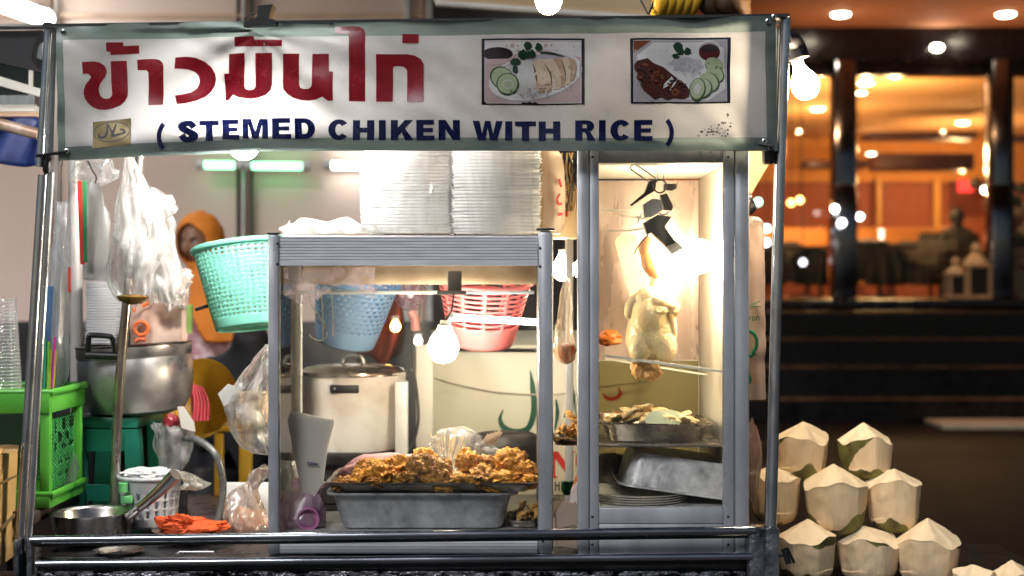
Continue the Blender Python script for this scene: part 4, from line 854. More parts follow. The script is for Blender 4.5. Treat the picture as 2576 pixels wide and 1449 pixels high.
m=MB(); m.tube([P(1688,790,cyy-.045),P(1695,830,cyy-.04),P(1697,852,cyy-.035)],[.007,.005,.003],10,n=4); m.build('wing_tip',skin_,ch)
m=MB(); m.blob(P(1612,925,cyy-.01),(.02,.016,.024),.4,1.6,3,4); m.blob(P(1640,935,cyy-.015),(.02,.014,.02),.4,1.6,7,4); m.build('giblets',mat('golden giblets',(.85,.52,.2),.4,0,(.6,.3,.08),30,bump=.5,coat=.4),ch)
# flat pale piece standing for a second bird half hidden behind the neck
m=MB(); m.prism([P(x,y,.4) for x,y in ((1548,610),(1553,596),(1580,588),(1600,590),(1632,700),(1668,760),(1620,790),(1590,760))],(0,.012,0)); m.build('pale_piece',mat('stained pale piece',(.75,.58,.35),.5,0,(.6,.4,.2),7),label='stained pale piece leaning behind the chicken neck in the tall case',cat='board')
# trays in tall case
sz=P(0,1100,.2).z
bx(tc,'shelf',(A0+.004,.1,sz-.012),(A1-.021,Tb-.03,sz-.006),mat('shelf steel',(.4,.37,.33),.3,.9),.001)
m=MB(); m.tube([P(1395,1100,.2),P(1460,1103,.2)],.001,6); m.bm.free()
pan('serving_tray','steel tray of shredded chicken on the tall case shelf',(P(1645,0,.2).x,.27,sz-.0055),.24,.26,.042,ss,.012,.88,(0,R(1.5),0))
shred=mat('shredded chicken',(.86,.68,.38),.45,0,(.7,.48,.2),30,bump=.5,coat=.2); cuc=mat('pale cucumber slice',(.6,.66,.42),.4)
for i in range(34):
    t_=r9.random(); x=1530+200*t_; h=38*max(.25,1-abs(t_-.5)*1.7); y=1060-h*r9.random()
    m=MB(); m.blob(P(x,y,.17+.16*r9.random()),(.03,.014,.008),.35,1.5,i,3,(r9.uniform(-.4,.4),r9.uniform(-.5,.5),r9.uniform(0,3))); m.build('chicken_slice',shred,label='pale boiled chicken slice heaped on the tall case tray',cat='chicken slice',group='boiled chicken slices')
for i in range(5):
    m=MB(); m.lathe([(0,0),(.022,0),(.022,.003),(0,.003)],P(1648+i*10,1058-i*.8,.155+.004*i),24,rot=(R(65),R(-15+8*i),0)); m.build('cucumber_slice',cuc,label='pale green cucumber slice at the front of the chicken tray',cat='cucumber slice',group='cucumber slices')
pan('baking_pan','upturned dull aluminium pan leaning in the bottom of the tall case',P(1712,1145,.22)+V((.0,.03,.0)),.26,.24,.075,dullpan,.012,.88,(R(180),R(8),0))
plw=mat('white enamel plate',(.8,.76,.7),.3)
for i in range(4):
    m=MB(); c=P(1600,1264-6*i,.22); m.lathe([(0,0),(.07,0),(.12,.012),(.122,.015),(.07,.004),(0,.003)],c,48); m.build('plate',plw,label='white plate stacked at the bottom of the tall case',cat='plate',group='stacked white plates')
m=MB(); m.blob(P(1545,1195,.35),(.06,.05,.05),.3,1.3,4,4); m.build('plastic_bag',film('dark bag film',(.12,.09,.08),.8,.2),label='dark crumpled bag behind the plates in the tall case',cat='plastic bag')
m=MB(); m.blob(P(1535,850,.45),(.03,.03,.02),.4,1.5,4,3); m.build('chilli_heap',mat('chilli orange',(.6,.16,.02),.5,bump=.5),label='small orange chilli heap glimpsed behind the hanging chicken',cat='food')

# ================================================================ GAP BETWEEN THE CASES
m=MB(); m.loft([(P(1425,917,.3),.004,.004,.2),(P(1424,905,.3),.02,.018,.3),(P(1420,880,.3),.026,.022),(P(1418,840,.3),.022,.014),(P(1420,790,.3),.017,.01),(P(1424,730,.3),.012,.008),(P(1426,700,.3),.006,.005)],28,.12,6,.004,40,2); m.build('sauce_bag',film('sauce bag film',(.9,.75,.55),.45,.3,gloss=.5),label='clear knotted plastic bag of chilli sauce hanging between the two cases',cat='sauce bag')
m=MB(); m.loft([(P(1425,915,.3),.004,.004),(P(1424,903,.3),.018,.015),(P(1420,880,.3),.0245,.02),(P(1420,868,.3),.023,.018),(P(1420,866,.3),.002,.002)],28,0); m.build('chilli_sauce',mat('chilli sauce red',(.75,.16,.015),.3,0,(.6,.09,.01),20,coat=.5,trl=.3),bpy.data.objects['sauce_bag'])
pan('serving_tray','small steel tray of fried noodles sticking out between the cases',P(1438,1112,.24),.09,.16,.014,ss,.006)
for i in range(14):
    m=MB(); m.blob(P(1412+58*r9.random(),1096-55*r9.random()*(.3+.7*i/14),.2+.08*r9.random()),(.015,.012,.008),.5,2,i,3,(r9.uniform(-1,1),r9.uniform(-1,1),r9.uniform(0,3)),3,.8); m.build('fried_piece',fry2,label='curled golden fried piece on the little tray between the cases',cat='fried piece',group='curled fried pieces')
creamb=mat('cream electric box',(.75,.6,.36),.45,0,(.68,.5,.28),6)
t=thing('electric_box','cream electric box with a small red light and tangled wires between the cases','electric box',P(1428,600,.5))
bx(t,'box_body',P(1390,600,.5),V((P(1456,0,.5).x,.58,P(0,480,.5).z)),creamb,.006); bx(t,'red_light',P(1415,545,.488),V((P(1428,0,.5).x,.499,P(0,528,.5).z)),mat('red lens',(.6,.05,.02),.3),.001)
for i in range(12):
    m=MB(); x=1418+rnd.uniform(0,30); m.tube([P(x+rnd.uniform(-6,6),385,.48),P(x+rnd.uniform(-14,14),430,.45+rnd.uniform(0,.04)),P(x+rnd.uniform(-16,16),480,.45),P(x+rnd.uniform(-10,14),530,.47)],.0022,6,n=6); m.build('wire',[mat('tan wire',(.5,.3,.1),.5),blackrub][i%2],t)
t=thing('paper_carton','torn beige paper carton stuffed between the cases at the rail','paper box',P(1430,1385,.06))
m=MB(); m.prism([P(x,y,.05) for x,y in ((1395,1290),(1420,1262),(1452,1270),(1460,1310),(1440,1320),(1400,1330))],(0,.03,0)); m.prism([P(x,y,.045) for x,y in ((1394,1338),(1445,1338),(1472,1378),(1470,1384),(1405,1374))],(0,.03,0)); m.jitter(.003,40); m.build('flap',mat('beige packing paper',(.55,.42,.33),.6,0,(.45,.33,.25),8,trl=.2),t)
m=MB(); m.prism([P(x,y,.065) for x,y in ((1440,1230),(1474,1190),(1480,1290),(1430,1275))],(0,.03,0)); m.build('printed_side',mat('white carton',(.75,.68,.62),.5),t)
m=MB(); m.tube([P(1446,1262,.062),P(1448,1278,.062),P(1456,1280,.062),P(1458,1264,.062)],.0012,6,n=3); m.tube([P(1463,1282,.062),P(1467,1264,.062),P(1472,1280,.062)],.0012,6); m.build('red_print',mat('red print',(.6,.03,.03),.5),t)
m=MB(); m.prism([P(x,y,.09) for x,y in ((1436,1238),(1450,1200),(1474,1195),(1470,1228),(1448,1245))],(0,.02,0)); m.build('orange_sachet',mat('orange sachet',(.75,.2,.04),.35),label='orange snack sachet wedged above the torn carton',cat='sachet')
m=MB(); m.lathe([(.008,0),(.014,.01),(.014,.03),(.016,.032),(0,.033)],P(1427,1245,.2),20); m.build('bottle',mat('green bottle',(.03,.2,.08),.3),label='green bottle top standing before the red letter N',cat='bottle')
# ================================================================ BEHIND THE LOW CASE
t=thing('sign_board','white cart side board with green Arabic lettering and a red letter N','sign board',(P(1420,1000,1.0).x,1.0,CT))
brd=mat('white sign board',(.7,.68,.56),.4,0,(.62,.6,.48),3); gink=mat('dark green sign paint',(.01,.1,.06),.4); rink=mat('red sign paint',(.6,.04,.03),.4)
Ys=1.0; a,b=P(1262,878,Ys),P(1770,1290,Ys)
m=MB(); m.box((P(1085,0,Ys).x,Ys,.6),(b.x,Ys+.02,a.z),.004); m.build('board',brd,t)
m=MB(); m.hexa([P(1085,876,Ys),P(1770,876,Ys),P(1770,838,Ys+.3),P(1085,838,Ys+.3)]+[q+V((0,.005,.008)) for q in (P(1085,876,Ys),P(1770,876,Ys),P(1770,838,Ys+.3),P(1085,838,Ys+.3))]); m.build('lid',brd,t)
m=MB(); m.tube([P(1085,880,Ys-.004),P(1770,884,Ys-.004)],.004,6); m.build('edge_strip',dark,t)
def flat(parent,nm,polys,mt,yy,lift=.003):
    m=MB()
    for i,p in enumerate(polys): m.prism([P(x,y,yy-lift-.0003*i) for x,y in p],(0,.0015,0))
    return m.build(nm,mt,parent)
flat(t,'arabic_lettering',[strokepoly([(1334,932),(1340,975),(1344,1030),(1330,1075),(1300,1088),(1270,1078),(1258,1055),(1266,1030)],[2,14,16,14,18,16,10,2],6),strokepoly([(1440,966),(1436,1010),(1424,1052)],[2,12,14]),strokepoly([(1440,966),(1446,1010),(1452,1052)],[2,8,10]),strokepoly([(1398,1005),(1402,1040),(1396,1080)],[4,10,4])],gink,Ys)
flat(t,'red_lettering',[[(1386,1136),(1404,1136),(1436,1182),(1436,1142),(1428,1136),(1448,1136),(1442,1142),(1442,1205),(1434,1205),(1396,1152),(1396,1196),(1404,1202),(1384,1202),(1390,1196),(1390,1144)],strokepoly([(1556,975),(1560,990),(1548,1002),(1528,1002),(1516,990)],[5,9,9,9,4])],rink,Ys)
flat(t,'small_lettering',[[(1396,1212),(1399,1212),(1399,1220),(1405,1220),(1405,1212),(1408,1212),(1408,1235),(1405,1235),(1405,1223),(1399,1223),(1399,1235),(1396,1235)]],ink,Ys)
m=MB(); m.tube([P(1035,930,.98),P(1130,962,.97),P(1260,988,.97),P(1400,992,.97),P(1500,975,.97),P(1640,958,.97)],.0025,8,n=6); m.build('slack_cord',mat('grey cord',(.4,.36,.3),.6),label='thin slack cord sagging across the white sign board',cat='cord')
# steamer box with lid
Yp=.72; en=mat('stained white enamel',(.8,.77,.74),.4,0,(.6,.5,.42),5,contrast=.12,bump=.1)
t=thing('steamer_pot','big white enamel cooking box with a black handle and a shiny lid','cooking pot',P(890,1125,Yp+.13))
m=MB(); m.loft([(P(885,1125,Yp+.14),.118,.11),(P(885,1120,Yp+.14),.126,.118),(P(888,1040,Yp+.14),.136,.13),(P(890,945,Yp+.14),.144,.14),(P(890,938,Yp+.14),.14,.136)],40,0,n=3)
m.build('pot_body',en,t)
m=MB(); c=P(888,938,Yp+.14); m.lathe([(.146,-.004),(.144,0),(.144,.006),(.13,.016),(.10,.022),(.02,.026),(0,.026)],c,48); m.build('lid',mat('greasy steel lid',(.5,.42,.34),.25,.9,(.2,.12,.08),9),t)
m=MB(); m.tube([c+V((-.03,0,.026)),c+V((-.02,0,.045)),c+V((.02,0,.045)),c+V((.03,0,.026))],.006,10,n=3); m.build('lid_handle',steel,t)
m=MB(); m.box(P(830,990,Yp-.0),P(906,966,Yp+.03),.004); m.build('handle',blackp,t); m=MB(); m.tube([P(842,978,Yp-.003),P(842,978,Yp+.005)],.003,10); m.build('rivet',steel,t)
soot=mat('greasy black iron',(.03,.025,.022),.5,.3,(.012,.01,.01),18,bump=.4)
m=MB(); m.box((P(745,0,.75).x,.74,CT+.002),(P(1005,0,.75).x,1.0,P(0,1127,.9).z),.012); m.box((P(790,0,.72).x,.715,P(0,1170,.72).z),(P(960,0,.72).x,.739,P(0,1140,.72).z),.003); m.build('gas_stove',soot,label='greasy black gas stove under the white enamel cooking box',cat='stove')
m=MB(); m.blob(P(990,1040,.88),(.035,.03,.09),.5,1.7,3,4); m.build('hose_bundle',mat('rusty hoses',(.12,.06,.03),.6,0,(.03,.015,.01),14,bump=.5),label='rusty greasy hose bundle beside the white cooking box',cat='hoses')
m=MB(); m.box(P(993,1142,.7),V((P(1025,0,.7).x,.74,P(0,960,.7).z)),.004); m.build('white_box_channel',whitep,label='narrow upright white plastic channel between stove and sign board',cat='channel')
m=MB(); m.box(V((P(1046,0,.86).x,.86,.6)),V((P(1090,0,.86).x,.9,P(0,868,.86).z)),.004); m.build('white_upright',whitepaint,label='dirty white upright post left of the sign board',cat='post')
m=MB(); m.tube([P(1038,870,.8),P(1040,920,.79),P(1050,1000,.79),P(1052,1060,.79),P(1040,1110,.79),P(1020,1140,.76)],.004,8,n=6); m.build('black_cable',blackrub,label='black cable looping down beside the white upright post',cat='cable')
m=MB(); m.loft([(P(1275,1200,.62),.09,.05),(P(1275,1150,.62),.1,.06),(P(1275,1110,.62),.095,.055),(P(1272,1088,.62),.07,.04),(P(1270,1084,.62),.01,.01)],32,n=3); m.build('black_wok',soot,label='black rounded iron wok standing on edge before the sign board',cat='wok')
# ---- baskets
def basket(c,rt,rb,h,rot,mt,lab,hole,seg=72,rows=26,rim=.007,oval=1.0,grp='perforated plastic baskets',hb=True):
    c=V(c); M=Euler(rot).to_matrix(); t=thing('plastic_basket',lab,'basket',c,grp)
    def fn(u,v):
        r=rb+(rt-rb)*(v**.9); th=2*pi*u; return c+M@V((r*cos(th),r*sin(th)*oval,h*v))
    m=MB(); m.grid(fn,seg,rows,cu=True,skip=hole(seg,rows)); m.build('basket_wall',mt,t,solid=.0018)
    m=MB(); n0=36; m.tube([c+M@V((rt*1.02*cos(2*pi*k/48),rt*1.02*oval*sin(2*pi*k/48),h)) for k in range(48)],rim,10,closed=True); m.build('rim',mt,t)
    m=MB(); m.lathe([(0,.004),(rb*.6,.003),(rb*.95,.004),(rb*1.01,.012),(rb*1.012,.02)],c,48,rot=rot); m.build('base',mt,t,solid=.002)
    return t
gridhole=lambda seg,rows:(lambda i,j: i%2==1 and j%2==1 and 3<j<rows-1)
dothole=lambda seg,rows:(lambda i,j: (i+ (j//2))%2==0 and j%2==0 and 7<j<rows-1)
slothole=lambda seg,rows:(lambda i,j: j%2==1 and i%6!=0 and 8<j<rows-1)
mint=mat('mint plastic',(.28,.72,.6),.35,0,(.22,.64,.52),6,trl=.3)
blueb=mat('pale blue plastic',(.17,.29,.47),.35,0,(.13,.24,.41),6,trl=.3)
pinkb=mat('coral pink plastic',(.85,.24,.26),.35,0,(.78,.2,.22),6,trl=.3)
basket(P(640,828,.5)+V((.0,0,.004)),.131,.094,.205,(R(-6),R(-7),0),mint,'mint green plastic basket with a square grid hanging beside the low case',gridhole,96,38)
basket(P(868,862,.62)+V((0,0,.0)),.108,.075,.17,(R(12),R(12),0),blueb,'pale blue perforated basket hanging behind the low case glass',dothole,64,28)
basket(P(1212,862,.55),.118,.078,.168,(R(14),R(3),0),pinkb,'coral pink slotted basket hanging behind the low case lamp',slothole,72,26)
# fan
t=thing('handheld_fan','small mauve handheld fan with a pink handle behind the low case','fan',P(1040,830,1.0)); fm=mat('mauve plastic',(.22,.11,.16),.45)
fc=P(1033,742,1.0); fr_=L(40,1.0)
m=MB(); m.lathe([(fr_*.97,-.012),(fr_,-.01),(fr_*1.02,0),(fr_,.01),(fr_*.97,.012)],fc,36,rot=(R(90),0,0))
for k in range(36):
    a=2*pi*k/36; m.tube([fc+V((fr_*.22*cos(a),-.012,fr_*.22*sin(a))),fc+V((fr_*.6*cos(a+.25),-.015,fr_*.6*sin(a+.25))),fc+V((fr_*.98*cos(a+.5),-.01,fr_*.98*sin(a+.5)))],.0012,5)
m.build('grille',fm,t)
m=MB(); m.lathe([(.001,.018),(fr_*.2,.016),(fr_*.23,.01)],fc,20,rot=(R(90),0,0)); m.build('hub_cap',mat('pale hub',(.6,.6,.7),.3),t)
m=MB()
for k in range(5):
    a=2*pi*k/5; m.face([fc+V((.01*cos(a),.0,.01*sin(a))),fc+V((fr_*.85*cos(a-.35),.006,fr_*.85*sin(a-.35))),fc+V((fr_*.85*cos(a+.4),-.004,fr_*.85*sin(a+.4)))])
m.build('blade',fm,t,solid=.001)
m=MB(); m.tube([fc+V((0,0,-fr_)),P(1042,800,1.0),P(1046,832,1.0)],[.012,.013,.014],14,n=3); m.build('handle',mat('salmon plastic',(.8,.3,.3),.4),t)
# dark red crate/cloth behind
m=MB(); m.grid(lambda u,v:P(890+115*u+12*sin(v*3),745+160*v,2.0)+V((0,.05*sin(u*11+v*3),.02*sin(u*8))),24,12); m.build('hanging_cloth',mat('dark red cloth',(.2,.035,.015),.8,0,(.12,.018,.01),5),label='dark red brown cloth hanging far behind the white cooking box',cat='cloth',solid=.004)
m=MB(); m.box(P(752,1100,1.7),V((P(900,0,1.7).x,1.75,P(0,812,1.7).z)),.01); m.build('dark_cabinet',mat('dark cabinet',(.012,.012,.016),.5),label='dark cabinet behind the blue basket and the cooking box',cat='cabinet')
# crumpled white bag on the low case, foam boxes, wrappings
m=MB(); c=P(822,588,.2); m.loft([(c,.1,.05,.2),(c+V((0,0,.008)),.105,.055),(c+V((.0,0,.02)),.075,.04),(c+V((.01,0,.03)),.03,.02),(c+V((.01,0,.031)),.005,.005)],48,.12,8,.018,26,6,n=3); m.build('plastic_bag',whitebag,label='crumpled white plastic bag lying on top of the low case',cat='plastic bag')
m=MB(); m.prism([P(x,y,.12) for x,y in ((712,590),(722,566),(729,553),(727,575),(738,592))],(0,.004,.0)); m.build('bag_corner',whitebag,label='upright pointed corner of a white bag by the low case post',cat='plastic bag')
def foam_tray(w,d):
    m=MB(); m.obox((0,0,.0035),(w*.97,d*.97,.0066),None,.003,1); m.obox((0,0,.0072),(w,d,.0018),None,.0008,1); return m
ftw,ftd=L(221,.3),.17
proto=None; fz=P(0,586,.22).z
LBL={'l':'white foam clamshell in the left column of the wrapped foam pack','r':'white foam clamshell in the right column of the wrapped foam pack'}
base=fz; nlay=28; dz=.0079
for col,(pxc,key) in enumerate(((1030,'l'),(1250,'r'))):
    for k in range(nlay):
        loc=P(pxc,0,.3); loc.z=base+k*dz; loc.x+=rnd.uniform(-.0025,.0025)-(0 if key=='r' else .004*sin(k/nlay*3)); loc.y+=rnd.uniform(-.003,.003)
        rz=rnd.uniform(-.012,.012)
        if proto is None:
            proto=foam_tray(ftw,ftd).build('foam_box',foam,label=LBL['l'],cat='foam box',group='stacked foam boxes',at=(0,0,0)); proto.location=loc
        else:
            o=proto.copy(); link(o); o.location=loc; o.rotation_euler=(R(1.2),rnd.uniform(-.006,.006),rz); o['label']=LBL[key]
fw=film('pack film',(.97,.97,.98),.16,.14,scale=9,stretch=(3,3,.5),gloss=.6,bump=.9,rough=.12)
m=MB()
def wrapf(u,v):
    x=910+435*u; y=382+206*v; bul=.008*sin(pi*u)+.004*noise.noise(V((u*9+v*5,v*4,1)))
    return P(x-6*sin(v*3),y,.145-bul)
m.grid(wrapf,60,20); m.grid(lambda u,v:P(908+10*v,382+206*v,.145+.2*u)+V((.004*noise.noise(V((u*5,v*5,3))),0,0)),10,14); m.build('pack_wrap',fw,label='clear film wrapped around the stacked white foam boxes',cat='plastic film')
m=MB(); m.loft([(P(1378,588,.3),.03,.05,.3),(P(1385,560,.3),.034,.06),(P(1384,480,.3),.036,.065),(P(1376,400,.3),.036,.06),(P(1372,370,.3),.03,.05)],36,.05,7,.008,20,3); wbag=m.build('shopping_bag',mat('warm white bag',(.8,.7,.58),.5,0,(.75,.6,.45),9,trl=.45,bump=.3),label='white shopping bag with red print standing right of the foam pack',cat='shopping bag')
m=MB(); m.tube([P(1408,488,.235),P(1402,500,.232),P(1405,514,.232),P(1413,512,.236)],.003,8,n=4); m.tube([P(1404,540,.232),P(1414,538,.236)],.0035,8); m.tube([P(1406,450,.232),P(1412,470,.236)],.003,8); m.build('red_print',mat('bag red print',(.8,.1,.1),.5),wbag)
# loose corner sheet under the roof at right
m=MB(); m.prism([P(x,y,.5) for x,y in ((1862,380),(1950,372),(1936,410),(1888,492),(1866,470))],(0,.006,0)); m.jitter(.004,20); m.build('yellow_canvas',mat('yellow canvas',(.8,.55,.24),.7,0,(.7,.45,.18),8,trl=.3),label='yellow canvas flap hanging beside the right cart post',cat='canvas')
m=MB(); m.tube([P(1862,418,.3),P(1872,440,.3),P(1880,475,.3),P(1888,500,.3),P(1892,520,.3)],.0035,8,n=5); m.build('cable',blackrub,label='black cable dangling along the tall case to a plug',cat='cable')
m=MB(); m.blob(P(1882,520,.3),(.018,.016,.022),.25,1.6,3,3); m.tube([P(1876,500,.3),P(1890,500,.3)],.012,10); m.build('plug',blackp,label='black plug block at the end of the dangling cable',cat='plug')
t=thing('hanging_bag_roll','pale paper bag bundle with green print hanging right of the tall case','bag roll',P(1895,1005,.2))
prp=mat('pinkish paper bag',(.78,.62,.52),.55,0,(.7,.52,.42),7,trl=.3,bump=.2)
m=MB()
def roll(u,v):
    a=2*pi*u; x=1895+25*cos(a)+ (2+4*v); y=562+ (443-0)*v; p=P(x,y,.2); p.y+=.018*sin(a)*(1-.3*v)+.003*noise.noise(V((u*6,v*9,3))); p.x+=.0035*noise.noise(V((u*5+3,v*8,7)))*1.5; return p
m.grid(roll,36,40,cu=True); m.build('paper',prp,t)
m=MB(); m.loft([(P(1893,572,.2),.022,.018),(P(1893,556,.2),.0215,.018),(P(1890,545,.2),.017,.014)],28,.1,7,.004,40,4); m.build('film',clearbag,t)
gm=mat('green bag print',(.01,.22,.1),.5)
m=MB()
for q in ([(1878,796),(1883,806),(1888,795)],[(1892,800),(1896,796),(1899,802),(1895,807),(1892,800)],[(1903,806),(1904,797),(1909,797),(1910,805)],[(1880,770),(1895,765),(1912,758)],[(1886,775),(1900,770),(1914,772)]): m.tube([P(a,b,.172) for a,b in q],.0011,6,n=4)
m.tube([P(1880+24*cos(a),862+30*sin(a),.172) for a in [R(k) for k in range(-140,75,12)]],.0042,8); m.tube([P(1878,890,.172),P(1890,896,.172),P(1900,888,.172)],.004,8); m.tube([P(1880,940,.172),P(1886,952,.172),P(1884,965,.172)],.005,8)
m.build('green_print',gm,t)
m=MB(); m.blob(P(1893,1160,.3),(.02,.02,.09),.4,1.5,5,3); m.build('plastic_bag',film('pinkish bag film',(.6,.4,.35),.6,.3),label='dusky pink plastic bag hanging low beside the tall case',cat='plastic bag')
# bananas on the roof
bt=thing('banana_bunch','bunch of ripe yellow bananas tied above the banner near the right end','bananas',P(1700,30,.35)); bm_=mat('banana yellow',(.85,.5,.04),.4,0,(.75,.38,.02),10)
for i in range(5):
    x=1662+i*20; m=MB(); m.tube([P(1720-i*3,-60,.36),P(x+20,-40,.33+.01*i),P(x,5,.31+.012*i),P(x-8,34,.32+.012*i),P(x-2,46,.33+.012*i)],[.006,.017,.021,.017,.004],12,n=4); m.build('banana',bm_,bt)
m=MB(); m.tube([P(1720,-58,.36),P(1735,-90,.37)],.012,8); m.build('stalk',mat('banana stalk',(.2,.14,.05),.6),bt)
for i in range(3):
    m=MB(); m.tube([P(1800,-60,.42),P(1775+i*40,-30,.4),P(1780+i*42,10,.39),P(1800+i*40,40,.4)],[.012,.024,.026,.012],12,n=4); m.build('banana',mat('overripe banana',(.14,.07,.03),.5,0,(.03,.018,.012),9),bt,label='dark overripe banana')
m=MB(); m.tube([P(1606,-10,.3),P(1630,36,.3)],.0025,6); m.tube([P(1650,-10,.3),P(1632,36,.3)],.0025,6); m.build('string',blackrub,label='black string tied in a V above the cart roof',cat='string')

# ================================================================ LEFT SIDE CLUTTER
# neighbouring stall
t=thing('neighbouring_stall','neighbouring stall corner with black canopy, white struts and a blue tarpaulin','market stall',P(20,250,.7))
ny=.7
m=MB(); m.hexa([P(-160,78,ny),P(112,74,ny),P(112,70,ny+.4),P(-160,74,ny+.4),P(-160,66,ny),P(112,66,ny),P(112,60,ny+.4),P(-160,60,ny+.4)]); m.build('roof_sheet',dark,t)
m=MB(); m.prism([P(x,y,ny+.02) for x,y in ((-160,79),(108,76),(84,112),(78,150),(104,182),(60,172),(0,158),(-160,150))],(0,.05,0)); m.build('canopy',mat('black canopy cloth',(.012,.012,.015),.7),t)
m=MB(); m.prism([P(x,y,ny+.25) for x,y in ((-160,140),(108,140),(108,290),(-160,290))],(0,.02,0)); m.build('shade_panel',mat('dark teal panel',(.02,.03,.032),.6),t)
m=MB(); m.prism([P(x,y,ny+.06) for x,y in ((84,118),(104,102),(104,150),(80,140))],(0,.01,0)); m.build('grey_panel',mat('grey panel',(.2,.24,.27),.5),t)
m=MB(); m.prism([P(x,y,ny) for x,y in ((-160,150),(0,192),(104,224),(104,244),(0,216),(-160,176))],(0,.02,0)); m.build('strut',whitepaint,t)
for x in (72,): 
    m=MB(); m.box(P(x,244,ny+.03),P(x+12,108,ny+.04)); m.build('strut',whitepaint,t)
m=MB(); m.box(P(-160,263,ny-.05),P(102,246,ny)); m.build('crossbar',chrome,t); m=MB(); m.box(P(-160,280,ny-.04),P(102,266,ny)); m.build('crossbar',whitepaint,t); m=MB(); m.box(P(-160,292,ny-.03),P(102,283,ny)); m.build('crossbar',peach,t)
blu=mat('blue tarpaulin',(.012,.03,.16),.5,0,(.008,.02,.12),5,bump=.2)
m=MB(); m.grid(lambda u,v:P(-160+258*u,293+122*v+4*sin(u*9)*v,ny+.05)+V((0,.02*sin(u*14+v*3),0)),30,10); m.build('tarpaulin',blu,t,solid=.004)
m=MB(); m.tube([P(-160,268,.4),P(0,312,.4),P(98,338,.4)],.0145,12); m.build('rusty_pole',mat('rusty pipe',(.6,.5,.42),.4,.4,(.25,.12,.06),16,contrast=.2),t)
for x,y in ((-150,0),(-150,1)): pass
m=MB(); m.tube([V((-1.55,ny+.3,0)),V((-1.55,ny+.3,1.95))],.015,10); m.tube([V((-1.55,ny-.0,0)),V((-1.55,ny-.0,1.95))],.015,10); m.build('stall_post',whitepaint,t)
# side table on the left
t=thing('side_bench','dark wooden side bench under the green rack at the far left','bench',(-1.25,.3,0)); wd=mat('dark worn wood',(.06,.04,.03),.6,0,(.025,.016,.012),12,(1,1,6))
bz=P(0,1268,.2).z
m=MB(); m.box((-1.7,.08,bz-.03),(-1.065,.55,bz-.002),.004); m.build('bench_top',wd,t)
for x,y in ((-1.65,.12),(-1.11,.12),(-1.65,.5),(-1.11,.5)):
    m=MB(); m.box((x-.02,y-.02,0),(x+.02,y+.02,bz-.031)); m.build('leg',wd,t)
m=MB(); m.tube([P(40,1305,.06),P(205,1205,.5)],.017,10); m.build('side_pole',wd,label='dark wooden pole slanting back from the left corner post',cat='pole')
lime=mat('lime green plastic',(.14,.55,.07),.32,0,(.1,.45,.05),5,trl=.25)
t=thing('dish_rack','lime green plastic rack of two tiers at the far left edge','plastic rack',(P(60,0,.2).x,.25,bz))
gx0,gx1=P(-150,0,.2).x,P(150,0,.2).x
for x,y in ((gx1-.015,.15),(gx1-.015,.38),(gx0,.15)):
    m=MB(); m.box((x-.012,y-.012,bz+.01),(x+.012,y+.012,P(0,985,y).z),.006); m.build('upright',lime,t)
pan('tier','',(0,0,0),.1,.1,.02,lime) if False else None
def tier(z,h):
    m=MB(); 
    for q in (((gx0,.13,z),(gx1,.142,z+h)),((gx0,.388,z),(gx1,.4,z+h)),((gx1-.012,.1425,z),(gx1,.3875,z+h)),((gx0,.1425,z),(gx1-.0125,.3875,z+.006))): m.box(*q,.003)
    m.tube([(gx0,.136,z+h),(gx1+.002,.136,z+h),(gx1+.002,.394,z+h),(gx0,.394,z+h)],.008,10); m.build('tier',lime,t)
tier(P(0,1040,.14).z,.048); tier(bz,.03)
m=MB()
nx=26
def latt(u,v): return V((gx1-.018,.15+.23*u,bz+.03+(P(0,1060,.15).z-bz-.03)*v))
m.grid(latt,nx,34,skip=lambda i,j:(i+j)%2==0 and 0<i<nx-1); m.build('side_lattice',mat('green lattice',(.06,.4,.1),.35,trl=.2),t,solid=.002)
m=MB()
m.grid(lambda u,v:V((gx0+(gx1-.02-gx0)*u,.385,bz+.03+(P(0,1060,.15).z-bz-.03)*v)),70,34,skip=lambda i,j:(i+j)%2==0); m.build('rear_lattice',mat('green lattice rear',(.05,.35,.1),.35,trl=.2),t,solid=.002)
# cups
cupm=film('clear cup plastic',(.92,.9,.93),.3,.25,gloss=.6,rough=.1,scale=8)
t=thing('cup_stack','tall stack of clear ribbed plastic cups standing in the green rack','plastic cups',P(15,1000,.2))
for k in range(2):
    m=MB(); c=P(18-60*k,1040,.22); prof=[]
    h=P(0,755,.22).z-c.z
    for i in range(34):
        f=i/33; r=.036-.016*f; prof+= [(r,h*f),(r+.0022,h*f+.003),(r-.0004,h*f+.005)]
    m.lathe(prof+[(0,h+.005)],c,28); m.build('cup',cupm,t)
strawm=[mat('straw '+n,c,.4,trl=.3) for n,c in (('magenta',(.7,.05,.45)),('lime',(.3,.75,.1)),('green',(.05,.45,.25)),('yellow',(.75,.6,.1)))]
for i in range(12):
    m=MB(); x=92+rnd.uniform(0,45); m.tube([P(x-8,1040,.3),P(x+rnd.uniform(-6,8),835+rnd.uniform(0,50),.31)],.003,8); m.build('drinking_straw',strawm[i%4],label=['magenta','lime','green','yellow'][i%4]+' drinking straw standing in the green rack behind the chrome post',cat='straw',group='coloured drinking straws')
